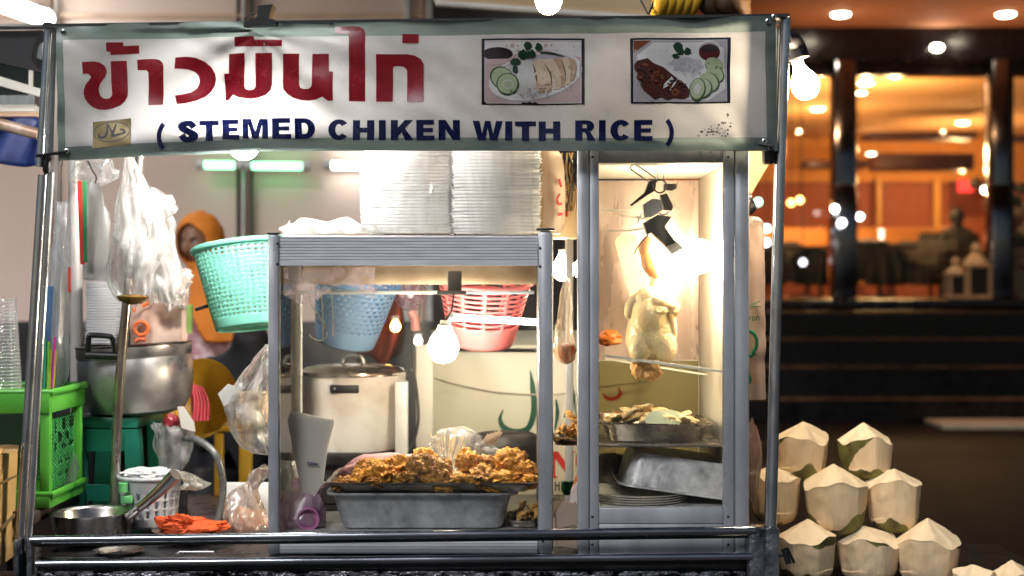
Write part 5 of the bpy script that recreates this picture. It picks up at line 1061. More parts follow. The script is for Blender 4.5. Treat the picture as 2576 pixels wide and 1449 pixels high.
# cartons
t=thing('cardboard_carton','creased yellow tan cardboard carton leaning in the lower left corner','cardboard box',P(0,1440,-.02)); cb=mat('tan cardboard',(.62,.4,.16),.7,0,(.52,.31,.11),7,bump=.1)
m=MB(); m.hexa([P(-120,1450,-.05),P(-10,1430,-.05),P(34,1400,.08),P(-120,1400,.1),P(-120,1140,-.05),P(0,1128,-.05),P(45,1135,.08),P(-120,1120,.1)]); m.build('carton_body',cb,t)
m=MB(); m.prism([P(-80,1145,-.055),P(44,1138,-.03),P(46,1125,-.0),P(20,1123,0),P(-80,1130,0)],(0,.004,.004)); m.prism([P(-60,1240,-.056),P(40,1195,-.03),P(41,1200,-.03),P(-60,1252,-.056)],(0,.003,0)); m.prism([P(-60,1390,-.056),P(36,1290,-.03),P(37,1300,-.03),P(-60,1402,-.056)],(0,.003,0)); m.build('flap',mat('cardboard edge',(.38,.23,.09),.7),t)
m=MB(); m.box((-1.6,.0,.42),(P(40,0,.0).x,.07,P(0,1452,0).z)); m.build('wood_crate',wd,label='dark wood crate under the leaning carton',cat='crate')
# long clear bags hung left
blf=film('bluish clear film',(.78,.84,.92),.4,.35,scale=26,stretch=(1.5,1.5,.14),gloss=.6,bump=.9,rough=.12)
t=thing('clear_bag_bundle','long bundle of clear plastic sleeves with blue edge hanging behind the left post','plastic bags',P(130,980,.35))
m=MB(); m.loft([(P(112,985,.35),.02,.03,.6),(P(128,960,.35),.035,.035),(P(136,880,.35),.038,.035),(P(145,760,.35),.03,.03),(P(152,640,.35),.023,.025),(P(155,540,.35),.017,.02),(P(155,508,.35),.015,.018)],40,.09,8,.006,30,2); m.build('film',blf,t)
m=MB(); m.prism([P(x,y,.31) for x,y in ((96,980),(88,960),(120,720),(135,720),(128,840),(108,975))],(0,.004,0)); m.build('blue_edge',film('blue film',(.12,.3,.6),.7,.2),t)
m=MB(); m.box(P(171,735,.31),P(178,672,.315)); m.build('red_mark',mat('red tape',(.75,.05,.04),.4),t)
m=MB(); m.tube([P(154,510,.35),P(154,420,.36),P(160,398,.36)],.0012,6); m.build('string',blackrub,t)
# red/green strap and thin white bag behind
for (x0,x1,y0,y1,mt,lab,dx) in ((194,206,455,665,mat('red strap',(.7,.03,.02),.5),'red plastic strap hanging beside the white inner pole',8),(206,216,455,660,mat('green strap',(.02,.2,.07),.5),'dark green strap hanging beside the red strap',4)):
    m=MB(); m.prism([P(x0,y0,.4),P(x1,y0,.4),P(x1+dx,y1,.4),P(x0+dx,y1,.4)],(0,.004,0)); m.jitter(.002,30); m.build('strap',mt,label=lab,cat='strap')
m=MB(); m.loft([(P(250,705,.45),.04,.02,.4),(P(245,660,.45),.035,.025),(P(245,560,.45),.03,.02),(P(238,480,.45),.02,.014),(P(236,450,.45),.006,.006)],30,.1,6,.008,24,4); m.build('plastic_bag',whitebag,label='slim milky plastic bag hanging by a hook beside the red strap',cat='plastic bag')
m=MB(); m.tube([P(222,405,.42),P(230,425,.42),P(242,445,.42),P(240,462,.42)],.0022,8,n=5); m.build('wire_hook',dkst,label='dark wire hook under the banner holding the slim milky bag',cat='hook')
m=MB(); m.blob(P(235,430,.5),(.05,.03,.04),.5,1.4,7,4,None,4,ridge=.7); m.build('plastic_bag',clearbag,label='crumpled clear bag tucked under the banner at the left',cat='plastic bag')
m=MB(); m.prism([P(x,y,.43) for x,y in ((208,655),(240,658),(236,700),(262,706),(210,700))],(0,.004,0)); m.jitter(.004,25); m.build('paper_scrap',whitep,label='white paper scrap hanging below the red strap',cat='paper')
# slanted steel rod pole (part of the cart frame)
m=MB(); m.tube([P(353,388,.33),P(318,772,.325),P(298,1000,.325),P(287,1300,.32)],.0115,14,n=4); m.build('inner_pole',mat('stained steel rod',(.6,.57,.53),.25,.9,(.3,.2,.14),9,(1,1,.4)),cart)
# big hanging bag
t=thing('hanging_plastic_bag','big milky plastic bag of clear bags hanging under the banner at left','plastic bag',P(350,765,.25))
m=MB(); m.loft([(P(335,764,.25),.02,.012,.25),(P(332,748,.25),.04,.03,.5),(P(330,700,.25),.055,.045),(P(342,640,.25),.064,.05),(P(350,570,.25),.058,.05),(P(342,510,.25),.046,.04),(P(332,450,.25),.026,.025),(P(325,395,.25),.008,.01)],110,.06,9,.008,16,1,n=12,crk=.0025,cf=20); m.build('film',milkbag,t)
m=MB(); m.loft([(P(418,762,.27),.014,.01,.25),(P(418,748,.27),.03,.024),(P(412,660,.27),.033,.032),(P(400,560,.27),.033,.034),(P(398,510,.27),.028,.028),(P(380,470,.27),.012,.012)],90,.07,8,.012,26,5,n=10,crk=.0025,cf=20); m.build('film',milkbag,t)
m=MB(); m.blob(P(400,520,.26),(.035,.025,.03),.6,1.5,3,4,None,4,ridge=.8); m.build('film',clearbag,t)
m=MB(); m.blob(P(350,640,.26),(.04,.03,.06),.5,1.5,12,4,None,4,ridge=.8); m.build('inner_bags',whitebag,t)
m=MB(); m.loft([(P(335,766,.245),.008,.008),(P(334,758,.245),.026,.022),(P(334,744,.245),.036,.032),(P(334,740,.245),.002,.002)],28); m.build('brown_liquid',mat('brown oil',(.3,.17,.04),.2,0,(.2,.1,.02),9,trl=.3),t)
# foam container stack behind the rod
pr2=None
for k in range(24):
    loc=P(268,0,.6); loc.z=P(0,866,.6).z+k*.0068; loc.x+=rnd.uniform(-.002,.002)
    if pr2 is None:
        m=MB(); m.obox((0,0,.003),(.078,.1,.0058),None,.0025,1); m.obox((0,0,.006),(.084,.106,.0014),None,.0006,1); pr2=m.build('foam_container',foam,label='white foam container in the pile behind the slanted steel rod',cat='foam container',group='piled foam containers',at=(0,0,0)); pr2.location=loc
    else:
        o=pr2.copy(); link(o); o.location=loc; o.rotation_euler=(0,0,rnd.uniform(-.03,.03))
# pot on stool
Yq=.52
t=thing('cooking_pot','large dented aluminium cooking pot with black side handle on the green stool','cooking pot',P(350,1045,Yq))
pw=mat('worn pot aluminium',(.6,.58,.57),.36,.85,(.32,.3,.3),10,contrast=.22,bump=.12,rvar=.12)
c=P(348,1043,Yq); h=P(0,868,Yq).z-c.z; rp=L(141,Yq)
m=MB(); m.lathe([(0,0),(rp*.6,.002),(rp*.82,.012),(rp*.96,.045),(rp,.09),(rp,h*.8),(rp*.985,h*.82),(rp*.985,h*.84),(rp*1.005,h*.86),(rp*1.005,h*.99),(rp*.99,h),(rp*.97,h*.985),(rp*.96,.1)],c,64,rot=(0,R(-3.5),0)); m.build('pot_body',pw,t)
m=MB(); m.lathe([(rp*.99,h*.995),(rp*1.015,h*1.0),(rp*1.015,h*1.015),(rp*.94,h*1.03),(rp*.9,h*.98)],c,64,rot=(0,R(-3.5),0)); m.build('rim',mat('dark pot rim',(.06,.045,.035),.3,.7),t)
m=MB(); m.tube([P(222,882,Yq-.16),P(224,848,Yq-.17),P(232,843,Yq-.17),P(272,846,Yq-.18),P(282,852,Yq-.18),P(290,884,Yq-.17)],.0065,12,n=4); m.tube([P(218,893,Yq-.155),P(300,896,Yq-.165)],.01,10); m.build('handle',blackp,t)
# printed bag on pot
t=thing('printed_bag','peach plastic bag with orange letter print standing in the cooking pot','plastic bag',P(400,866,.5))
pb=mat('peach bag',(.78,.6,.5),.5,0,(.72,.46,.35),8,trl=.4,bump=.3)
m=MB(); m.loft([(P(400,868,.5),.07,.05,.4),(P(402,820,.5),.072,.055),(P(408,770,.5),.06,.05),(P(410,740,.5),.03,.03)],48,.07,8,.012,20,8); m.build('film',pb,t)
orp=mat('orange print',(.85,.15,.03),.5)
m=MB(); yy=.437
m.tube([P(355+17*cos(a),826+17*sin(a),yy) for a in [2*pi*k/20 for k in range(20)]],.0045,8,closed=True); m.tube([P(340,860,yy),P(350,853,yy),P(366,854,yy)],.005,8); m.tube([P(336,775,yy),P(338,785,yy)],.004,8); m.tube([P(358,770,yy),P(372,762,yy)],.005,8)
m.build('orange_print',orp,t)
m=MB(); m.blob(P(440,720,.42),(.04,.03,.055),.5,1.6,21,4,None,4,ridge=.8); m.build('plastic_bag',film('pinkish clear film',(.9,.75,.7),.35,.3,gloss=.5),label='clear crinkled bag with orange marks between the big bag and the mint basket',cat='plastic bag')
m=MB(); m.lathe([(.012,0),(.014,.07),(.011,.072),(0,.072)],P(472,838,.5),16); m.build('knife_holder',mat('olive green tube',(.16,.25,.06),.45),label='olive green tube standing at the pot rim',cat='tube')
m=MB(); m.obox(P(508,774,.5),(.036,.01,.009),(0,R(-17),0),.003); m.build('kitchen_knife',blackp,label='black handled knife poking out left of the mint basket',cat='knife')
# green stool / stove
t=thing('plastic_stool','dark green plastic stool with cut out sides carrying the aluminium pot','stool',P(305,1290,.55)); gs=mat('teal green plastic',(.012,.2,.13),.4,0,(.008,.12,.08),6)
c=P(300,0,.55); zt=P(0,1046,.45).z; hw=L(82,.5)
m=MB(); m.box((c.x-hw,.42,zt-.03),(c.x+hw,.68,zt),.008); m.build('seat',gs,t)
for sx in (-1,1):
    for sy in (-1,1):
        m=MB(); x=c.x+sx*(hw-.018); y=.55+sy*.11; m.hexa([(x-.02+sx*.012,y-.018,CT-.0),(x+.02+sx*.012,y-.018,CT),(x+.02+sx*.012,y+.018,CT),(x-.02+sx*.012,y+.018,CT),(x-.018,y-.018,zt-.031),(x+.018,y-.018,zt-.031),(x+.018,y+.018,zt-.031),(x-.018,y+.018,zt-.031)]); m.build('leg',gs,t)
m=MB(); m.box((c.x-hw+.036,.423,zt-.085),(c.x+hw-.036,.431,zt-.0305)); m.build('apron',gs,t); m=MB(); m.box((c.x-hw+.036,.425,CT+.06),(c.x+hw-.036,.432,CT+.10)); m.build('stretcher',gs,t)
m=MB(); m.box((-1.02,.4,CT-.0),(-.72,.405,CT+.0)) if False else m.box((P(225,0,.7).x,.69,CT+.001),(P(470,0,.7).x,.71,1.02)); m.build('dark_void_sheet',dkp,label='dark sheet put in for the unlit void behind the green stool',cat='board')  # dark sheet standing in for the unlit space behind the stool
# white perforated basket
wb=mat('white basket plastic',(.72,.74,.76),.4,0,(.66,.68,.7),8,trl=.2)
basket(P(378,1322,.32),.072,.06,.118,(0,0,0),wb,'white perforated basket with lime clips in front of the green stool',lambda s,r:(lambda i,j:i%3==1 and 4<j<r-5 and j%4 in (1,2,3)),60,22,.005)
clipm=mat('light green clip',(.2,.7,.25),.4)
m=MB(); m.tube([P(310,1215,.25),P(310,1238,.25)],.011,14); m.box(P(302,1268,.245),P(335,1246,.255),.003); m.build('basket_clip',clipm,label='light green handle clip on the white perforated basket',cat='clip')
m=MB(); m.blob(P(375,1190,.32),(.055,.05,.012),.5,2.2,8,4,None,4,ridge=.9); m.build('shredded_paper',foam,label='white shredded napkins heaped in the perforated basket',cat='napkins')
# ladle pan
t=thing('saucepan','steel saucepan with a thick slanting tubular handle at the counter edge','saucepan',P(233,1352,.17)); sp_=mat('shiny saucepan steel',(.6,.57,.54),.2,1,(.4,.37,.35),9)
c=P(234,1356,.17); rr=L(103,.17); hh=P(0,1288,.17).z-c.z
m=MB(); m.lathe([(0,.0),(rr*.8,.001),(rr*.88,.008),(rr*.97,hh*.9),(rr*1.0,hh),(rr*1.04,hh+.002),(rr*1.0,hh-.003),(rr*.9,.01)],c,56,rot=(0,R(-1),0)); m.build('pan_body',sp_,t)
m=MB(); m.tube([P(333,1290,.14),P(390,1245,.12),P(442,1193,.1)],[.009,.0125,.0155],18,n=4); m.build('handle',sp_,t)
m=MB(); m.tube([P(320,1300,.13),P(345,1280,.13)],.011,12); m.build('bracket',sp_,t)
# clay/dark spoon plate and orange cloth
m=MB(); m.lathe([(0,.002),(.05,.003),(.085,.012),(.088,.013),(.05,.006),(0,.005)],P(480,1345,.2),36); m.build('brown_plate',mat('brown glazed plate',(.09,.05,.035),.3),label='dark brown plate under the orange cloth',cat='plate')
m=MB(); m.blob(P(462,1322,.2),(.052,.03,.026),.6,1.5,3,4,(0,.1,0),4,ridge=.7); m.blob(P(520,1330,.2),(.045,.03,.016),.5,1.5,6,4,(0,-.1,0),4,ridge=.7); m.build('orange_cloth',mat('orange cloth',(.78,.12,.02),.75,0,(.6,.07,.01),14,bump=.4),label='crumpled bright orange cloth lying on a dark plate',cat='cloth')
m=MB(); m.lathe([(0,.001),(.1,.001),(.125,.03),(.128,.032),(.12,.028),(.095,.004),(0,.004)],P(540,1408,.16),48); m.build('steel_basin',steel,label='shallow steel basin lying behind the lower rail at left of the case',cat='basin')
m=MB(); m.tube([P(435,1400,.05),P(452,1388,.05),P(538,1388,.05),P(545,1396,.05),P(530,1404,.05),P(440,1404,.05)],.002,8,closed=True); m.tube([P(455,1396,.05),P(525,1396,.05)],.006,8,flat=.4); m.build('bottle_opener',steel,label='flat steel opener lying on the counter behind the lower rail',cat='opener')
m=MB(); m.lathe([(0,0),(.03,0),(.05,.02),(.055,.022),(.05,.018),(0,.004)],P(300,1408,.05),32); m.build('steel_dish',steel,label='small steel dish between the two front rails at the left',cat='dish')
# hose
m=MB(); m.tube([P(462,1100,.4),P(500,1108,.38),P(540,1140,.36),P(558,1190,.35),P(560,1250,.34),P(545,1325,.33)],.0088,14,n=6); m.build('grey_hose',mat('grey hose',(.2,.2,.19),.3,.3,(.1,.1,.1),14),label='thick grey hose arching beside the white perforated basket',cat='hose')
m=MB(); m.loft([(P(430,1180,.42),.03,.03,.3),(P(440,1130,.42),.045,.04),(P(430,1080,.42),.04,.035),(P(412,1062,.42),.03,.025)],100,.1,7,.015,22,3,n=10,crk=.009,cf=26); m.build('plastic_bag',milkbag,label='limp milky bag under the aluminium pot beside the hose',cat='plastic bag')
m=MB(); m.blob(P(432,1062,.4),(.02,.015,.02),.4,1.6,5,3); m.build('red_onion',mat('deep red skin',(.3,.02,.03),.35),label='deep red onion peeking from the limp milky bag',cat='onion')
m=MB(); m.prism([P(x,y,.38) for x,y in ((445,1025),(462,1022),(485,1060),(490,1085),(470,1082),(455,1075))],(0,.006,0)); m.jitter(.005,60); m.build('torn_paper',paperw,label='torn white paper strip under the pot\'s rim',cat='paper')
m=MB(); m.loft([(P(478,1232,.3),.02,.018),(P(500,1215,.3),.026,.02),(P(455,1192,.3),.02,.014)],30,.15,6,.012,26,6); m.build('plastic_bag',film('yellowish clear film',(.85,.8,.65),.35,.3,gloss=.5),label='yellowish clear bag behind the saucepan handle',cat='plastic bag')
# yellow bowl, pink basket, yellow stool
yl=mat('yellow translucent plastic',(.85,.55,.06),.3,0,(.72,.4,.03),5,trl=.4)
m=MB(); m.lathe([(0,.0),(.045,.001),(.085,.03),(.108,.075),(.112,.077),(.107,.074),(.08,.032),(0,.006)],P(530,1020,.8),48,rot=(R(72),0,R(-15))); m.build('yellow_bowl',yl,label='yellow plastic bowl standing on edge behind the pot',cat='bowl')
m=MB(); 
for i in range(5): m.tube([P(482+i*6,965+i*2,.66),P(490+i*8,1010,.655),P(486+i*9,1058,.65)],.0045,8,n=3)
m.prism([P(x,y,.668) for x,y in ((478,965),(512,985),(525,1058),(484,1062))],(0,.004,0)); m.build('pink_rack',mat('pink plastic',(.85,.12,.16),.35,trl=.3),label='pink ribbed plastic basket edge beside the yellow bowl',cat='basket')
t=thing('plastic_stool','yellow plastic stool with an arched leg opening left of the low case','stool',P(585,1215,1.0)); ys=mat('yellow plastic',(.75,.48,.05),.4,0,(.62,.36,.03),5)
m=MB(); m.box(P(536,1088,.92),V((P(632,0,.92).x,1.15,P(0,1070,.92).z)),.008); m.build('seat',ys,t)
for a,b in ((538,560),(600,632)):
    for yy in (.93,1.1):
        m=MB(); p0,p1=P(a,1089,yy),P(b,1089,yy); m.box((p0.x,yy,.5),(p1.x,yy+.03,p0.z),.004); m.build('leg',ys,t)
# brown-oil bag and orange bag
t=thing('plastic_bag','bulging milky bag of crumbs tied to the left case post','plastic bag',P(640,1140,.35))
m=MB(); m.loft([(P(655,1142,.3),.02,.02,.4),(P(640,1110,.3),.04,.035),(P(622,1040,.3),.055,.045),(P(632,980,.3),.048,.04),(P(655,920,.3),.026,.025),(P(672,868,.3),.008,.008)],100,.07,9,.014,24,9,n=10,crk=.0025,cf=20); m.build('film',milkbag,t)
m=MB(); m.prism([P(x,y,.27) for x,y in ((548,992),(570,965),(600,975),(592,1010),(568,1020))],(0,.02,0)); m.jitter(.006,40); m.build('bag_ear',whitebag,t)
m=MB(); m.tube([P(668,872,.28),P(640,910,.27),P(615,950,.265)],[.004,.01,.016],10,n=4,flat=.4); m.build('twist',film('smoky film',(.35,.25,.22),.6,.3),t)
m=MB(); m.loft([(P(640,1062,.3),.03,.026),(P(636,1030,.3),.04,.034),(P(640,985,.3),.034,.03)],36,.1,5,.01,40,4); m.build('crumbs',mat('bread crumbs',(.75,.58,.38),.8,0,(.6,.42,.25),40,bump=.8),t)
t=thing('plastic_bag','peach and orange tinted bag with a knotted neck at the lower left of the case','plastic bag',P(620,1340,.28))
ob=film('peach bag film',(.9,.66,.52),.4,.35,scale=24,bump=1,gloss=.5)
m=MB(); m.loft([(P(622,1345,.28),.05,.04,.3),(P(622,1320,.28),.056,.05),(P(612,1270,.28),.046,.04),(P(616,1240,.28),.034,.028),(P(640,1210,.28),.024,.02),(P(668,1180,.28),.03,.022)],110,.06,8,.012,22,4,n=10,crk=.008,cf=30); m.build('film',ob,t)
m=MB(); m.blob(P(622,1312,.28),(.038,.03,.034),.5,1.8,3,4,None,4,ridge=.7); m.build('contents',mat('orange noodles',(.8,.3,.1),.5,0,(.75,.55,.4),26,bump=.5),t)
m=MB(); m.blob(P(648,1200,.285),(.026,.02,.016),.6,1.8,13,4,(0,-.8,0),4,ridge=.8); m.build('knot',clearbag,t)
m=MB(); m.box((P(560,0,.5).x,.5,CT+.001),(P(690,0,.5).x,.52,P(0,1215,.5).z),.003); m.build('white_tub',whitep,label='white plastic tub rim behind the peach coloured bag',cat='tub')
m=MB(); m.prism([P(x,y,.3) for x,y in ((160,1230),(175,1170),(190,1140),(196,1180),(180,1235))],(0,.004,0)); m.jitter(.005,30); m.build('plastic_bag',film('grey green film',(.6,.65,.6),.5,.3,gloss=.5),label='small clear bag tied low on the white inner pole',cat='plastic bag')
# ================================================================ COCONUTS
t=thing('coconut_table','dark table under the coconut pile','table',(P(2170,0,.55).x,.6,0)); ctz=P(0,1462,.42).z-.002
m=MB(); m.box((P(1965,0,.4).x,.3,ctz-.03),(P(2700,0,.4).x,.95,ctz),.004); m.build('tabletop',mat('matt dark board',(.012,.009,.008),.9,spec=.1),t)
for x in (P(2000,0,.4).x,P(2600,0,.4).x):
    for y in (.35,.9):
        m=MB(); m.box((x-.02,y-.02,0),(x+.02,y+.02,ctz-.031)); m.build('leg',wd,t)
flesh=mat('trimmed coconut husk',(.84,.68,.45),.6,0,(.68,.49,.28),9,(6,6,.7),bump=.3,bscale=40,contrast=.34)
top_=mat('coconut top cut',(.9,.76,.54),.6,0,(.8,.63,.4),20,(3,3,1),bump=.12,contrast=.25)
def add_green(mt,attr='green'):
    t=mt.node_tree; b=t.nodes['Principled BSDF']; l=t.links.new; src=b.inputs['Base Color'].links[0].from_socket
    at=N(t,'ShaderNodeAttribute',attribute_name=attr); tc=N(t,'ShaderNodeTexCoord'); no=N(t,'ShaderNodeTexNoise'); no.inputs['Scale'].default_value=55; l(tc.outputs['Object'],no.inputs['Vector'])
    ma=N(t,'ShaderNodeMath',operation='MULTIPLY_ADD'); ma.inputs[1].default_value=.7; ma.inputs[2].default_value=-.35; l(no.outputs[0],ma.inputs[0])
    ad=N(t,'ShaderNodeMath',operation='ADD'); l(at.outputs['Fac'],ad.inputs[0]); l(ma.outputs[0],ad.inputs[1])
    rp=N(t,'ShaderNodeValToRGB'); e=rp.color_ramp.elements; e[0].position=.46; e[1].position=.56; e[0].color=(0,0,0,1); e[1].color=(1,1,1,1); l(ad.outputs[0],rp.inputs[0])
    n2=N(t,'ShaderNodeTexNoise'); n2.inputs['Scale'].default_value=16; n2.inputs['Detail'].default_value=6; l(tc.outputs['Object'],n2.inputs['Vector'])
    cr=N(t,'ShaderNodeValToRGB'); q=cr.color_ramp.elements; q[0].position=.36; q[1].position=.62; q[0].color=(.045,.028,.01,1); q[1].color=(.19,.185,.04,1); l(n2.outputs[0],cr.inputs[0])
    mx=N(t,'ShaderNodeMix',data_type='RGBA'); l(rp.outputs[0],mx.inputs['Factor']); l(src,mx.inputs[6]); l(cr.outputs[0],mx.inputs[7]); l(mx.outputs[2],b.inputs['Base Color'])
add_green(flesh)
skin=mat('green coconut skin',(.16,.16,.035),.45,0,(.06,.055,.014),11,bump=.2,contrast=.25)
def coconut(apex,wl,wr,rim,bot,yy,seed,lab,tilt=0,topgreen=.3,botgreen=.2,facets=7):
    """one trimmed young coconut: pointed cap, ragged rim, straight cut sides, green bottom"""
    r_=random.Random(seed); cx=(wl+wr)/2; rr=L((wr-wl)/2,yy); zb=P(0,bot,yy).z; za=P(0,apex[1],yy).z; zr=P(0,rim,yy).z
    c=V((P(cx,0,yy).x,yy,0)); ax=L(apex[0]-cx,yy)
    ph=[r_.uniform(0,6.28) for _ in range(6)]; seg=120; ns=22
    def fac(th,z):   # knife-cut flats
        k=2*pi/facets; q=((th+ph[0]+.25*sin(z*9+ph[1]))%k)-k/2; return cos(k/2)/cos(q)*.5+.5
    rimz=lambda th: zr+.007*sin(th*2+ph[2])+.006*sin(3*th+ph[3])+.003*sin(7*th+ph[4])
    botl=lambda th: zb+(zr-zb)*(botgreen+.12*sin(2*th+ph[5])+.09*sin(3*th+ph[1])+.04*sin(8*th+ph[2]))
    m=MB(); rows=[]; lay=m.bm.verts.layers.float.new('green')
    def ring(fn): rows.append([m.bm.verts.new(fn(2*pi*k/seg)) for k in range(seg)])
    H=zr-zb
    prof=[(.12,0),(.42,.015),(.66,.07),(.8,.16),(.87,.25),(.905,.35),(.935,.5),(.96,.65),(.98,.8),(.995,.92),(1.0,.99),(1.012,1.0)]
    pq=catmull([V((a,b,0)) for a,b in prof],4); prof=[(a.x,a.y) for a in pq]
    for f,h in prof:
        def fn(th,f=f,h=h):
            z=zb+(rimz(th)-zb)*h; q=fac(th,z)*(1 if h>.2 else 1)
            if h>.3: q*=1-.05*max(0,sin(th*2+ph[3]))*(1-h)
            d=.0012*noise.noise(V((cos(th)*3,sin(th)*3,z*40+seed)))
            return c+V((rr*f*q*cos(th)+d,rr*f*q*sin(th)+d,z))
        ring(fn)
    for f in (.9,.75,.6,.45,.3,.15,.03):
        def fn(th,f=f):
            z0=rimz(th); z=z0+(za-z0)*(1-f)**1.0+.002*noise.noise(V((cos(th)*f*4,sin(th)*f*4,seed))); q=fac(th,zr)*f+(1-f)
            return c+V((rr*f*q*cos(th)+ax*(1-f),rr*f*q*sin(th),z))
        ring(fn)
    np_=len(prof)
    for i in range(len(rows)-1):
        for k in range(seg):
            fc=m.bm.faces.new((rows[i][k],rows[i][(k+1)%seg],rows[i+1][(k+1)%seg],rows[i+1][k])); th=2*pi*(k+.5)/seg; z=fc.calc_center_median().z
            if i>=np_-1: fc.material_index=1
    for i in range(np_):
        for k in range(seg):
            th=2*pi*k/seg; z=rows[i][k].co.z; tg=rimz(th)-.034*max(0,topgreen*2.6*sin(th+ph[4])+.35*sin(3*th+ph[0])+topgreen-.35)
            d=max((botl(th)-z)/.02,(z-tg)/.02 if tg<rimz(th)-.001 else -1); rows[i][k][lay]=max(0,min(1,.5+d))
    m.bm.faces.new(rows[0][::-1]).material_index=2; m.bm.faces.new(rows[-1]).material_index=1
    o=m.build('coconut',[flesh,top_,skin],label=lab,cat='coconut',group='pile of trimmed coconuts',sharp=28)
    if tilt: o.rotation_euler=(0,tilt,0)
    return o
def rad(a,b,y): return L((b-a)/2,y)
coconut((2022,1060),1945,2085,1102,1206,.56,2,'trimmed coconut on the top tier of the pile, half behind the chrome post',0,.45)
coconut((2172,1062),2107,2246,1106,1206,.56,5,'trimmed coconut on the top tier, standing free of the chrome post',0,.6,.26)
coconut((1938,1172),1886,2016,1200,1318,.52,8,'trimmed coconut on the middle tier behind the chrome post',0,.1,.08)
coconut((2098,1166),2020,2183,1216,1342,.47,12,'trimmed coconut in the centre of the middle tier with a cracked cap',0,.35,.32)
coconut((2250,1178),2178,2318,1212,1338,.5,15,'trimmed coconut at the right end of the middle tier, cap lopsided',0,.5,.2)
coconut((2032,1304),1956,2104,1352,1462,.42,19,'trimmed coconut on the bottom tier beside the black clamp screw',0,.2,.22)
coconut((2172,1322),2106,2262,1358,1462,.44,23,'flat capped trimmed coconut in the middle of the bottom tier',0,.1,.12)
coconut((2334,1302),2252,2414,1358,1466,.42,27,'trimmed coconut at the right end of the bottom tier, largest cap',0,.5,.1)
for ax_,a,b,l,s in (((2448,1420),2395,2505,'small coconut tip at the very bottom edge nearest the pile',31),((2545,1408),2490,2610,'coconut tip at the bottom corner farthest from the pile',34)):
    coconut(ax_,a,b,1446,1560,.3,s,l,0,.2,.2)
m=MB(); m.box((P(2400,0,.3).x,.18,P(0,1562,.3).z-.03),(P(2640,0,.3).x,.295,P(0,1562,.3).z-.001)); m.build('shelf',dkp,t)
# ================================================================ PEOPLE
skn=mat('warm brown skin',(.3,.14,.08),.5,0,(.25,.115,.065),20,rvar=.06,sss=.05)
lipm=mat('lip',(.3,.08,.07),.45); eyw=mat('eye white',(.62,.58,.55),.2); eyb=mat('dark iris',(.015,.01,.01),.15); brow=mat('dark brow',(.02,.013,.012),.7)
hij=mat('orange headscarf',(.82,.27,.03),.8,0,(.72,.21,.02),7,bump=.1)
blou=mat('pale pink blouse',(.75,.55,.55),.75,0,(.45,.2,.22),26,contrast=.07); skirt=mat('black apron',(.015,.015,.018),.7)
def skin_body(verts,edges,radii,name,mats,parent,root=0,sub=2):
    me=bpy.data.meshes.new(name); off=OFF[parent.name]; me.from_pydata([V(v)-off for v in verts],edges,[]); me.update()
    o=link(bpy.data.objects.new(name,me)); o.parent=parent; OFF[o.name]=off
    md=o.modifiers.new('skin','SKIN'); md.use_smooth_shade=True; md.branch_smoothing=.4
    for i,r in enumerate(radii):
        d=me.skin_vertices[0].data[i]; d.radius=(r,r) if not hasattr(r,'__len__') else r; d.use_root=(i==root)
    s=o.modifiers.new('sub','SUBSURF'); s.levels=sub; s.render_levels=sub
    for mt in (mats if isinstance(mats,list) else [mats]): me.materials.append(mt)
    return o
Yv=3.25
vc=P(503,0,Yv); VX=vc.x+.012; hz=P(0,612,Yv).z       # head centre
ven=thing('person','woman in an orange headscarf and pale pink blouse standing behind the cart','person',(VX,Yv,.2))
def bodyv():
    v=[];e=[];r=[]
    def add(p,rr,par=None):
        v.append(V(p)); r.append(rr)
        if par is not None: e.append((par,len(v)-1))
        return len(v)-1
    z=hz
    pel=add((VX+.05,Yv,z-.72),(.15,.12)); sp=add((VX+.045,Yv,z-.55),(.13,.1),pel); chs=add((VX+.04,Yv+.01,z-.36),(.145,.105),sp); nb=add((VX+.03,Yv+.01,z-.2),.06,chs); nt_=add((VX+.01,Yv,z-.08),.055,nb)
    for s,el,wr in ((-1,(VX-.05,Yv-.2,z-.4),(VX+.13,Yv-.34,z-.58)),(1,(VX+.29,Yv-.06,z-.46),(VX+.36,Yv-.27,z-.58))):
        sh=add((VX+.04+s*.15,Yv+.01,z-.25),.06,chs); e1=add(el,.047,sh); w1=add(wr,.03,e1); d=(V(wr)-V(el)).normalized(); pa=add(V(wr)+d*.06,(.038,.018),w1)
        side=d.cross(V((0,0,1))).normalized()
        for k in range(4):
            b=add(V(wr)+d*.1+side*(.026*(k-1.5)/1.5),.009,pa); b2=add(v[b]+d*.035*(1-.1*abs(k-1.3))+V((0,0,-.008)),.0085,b); add(v[b2]+d*.022+V((0,0,-.016)),.0075,b2)
        th=add(V(wr)+d*.04+side*s*-.035,.0105,pa); add(v[th]+d*.035+side*s*-.012+V((0,0,-.012)),.009,th)
    for s in (-1,1):
        hp=add((VX+.05+s*.085,Yv,z-.8),.09,pel); kn=add((VX+.05+s*.09,Yv-.01,.2+.42),.06,hp); an=add((VX+.05+s*.09,Yv+.01,.2+.07),.04,kn); add((VX+.05+s*.1,Yv-.12,.2+.03),.03,an)
    return v,e,r
bv,be,br=bodyv(); skin_body(bv,be,br,'body',skn,ven)
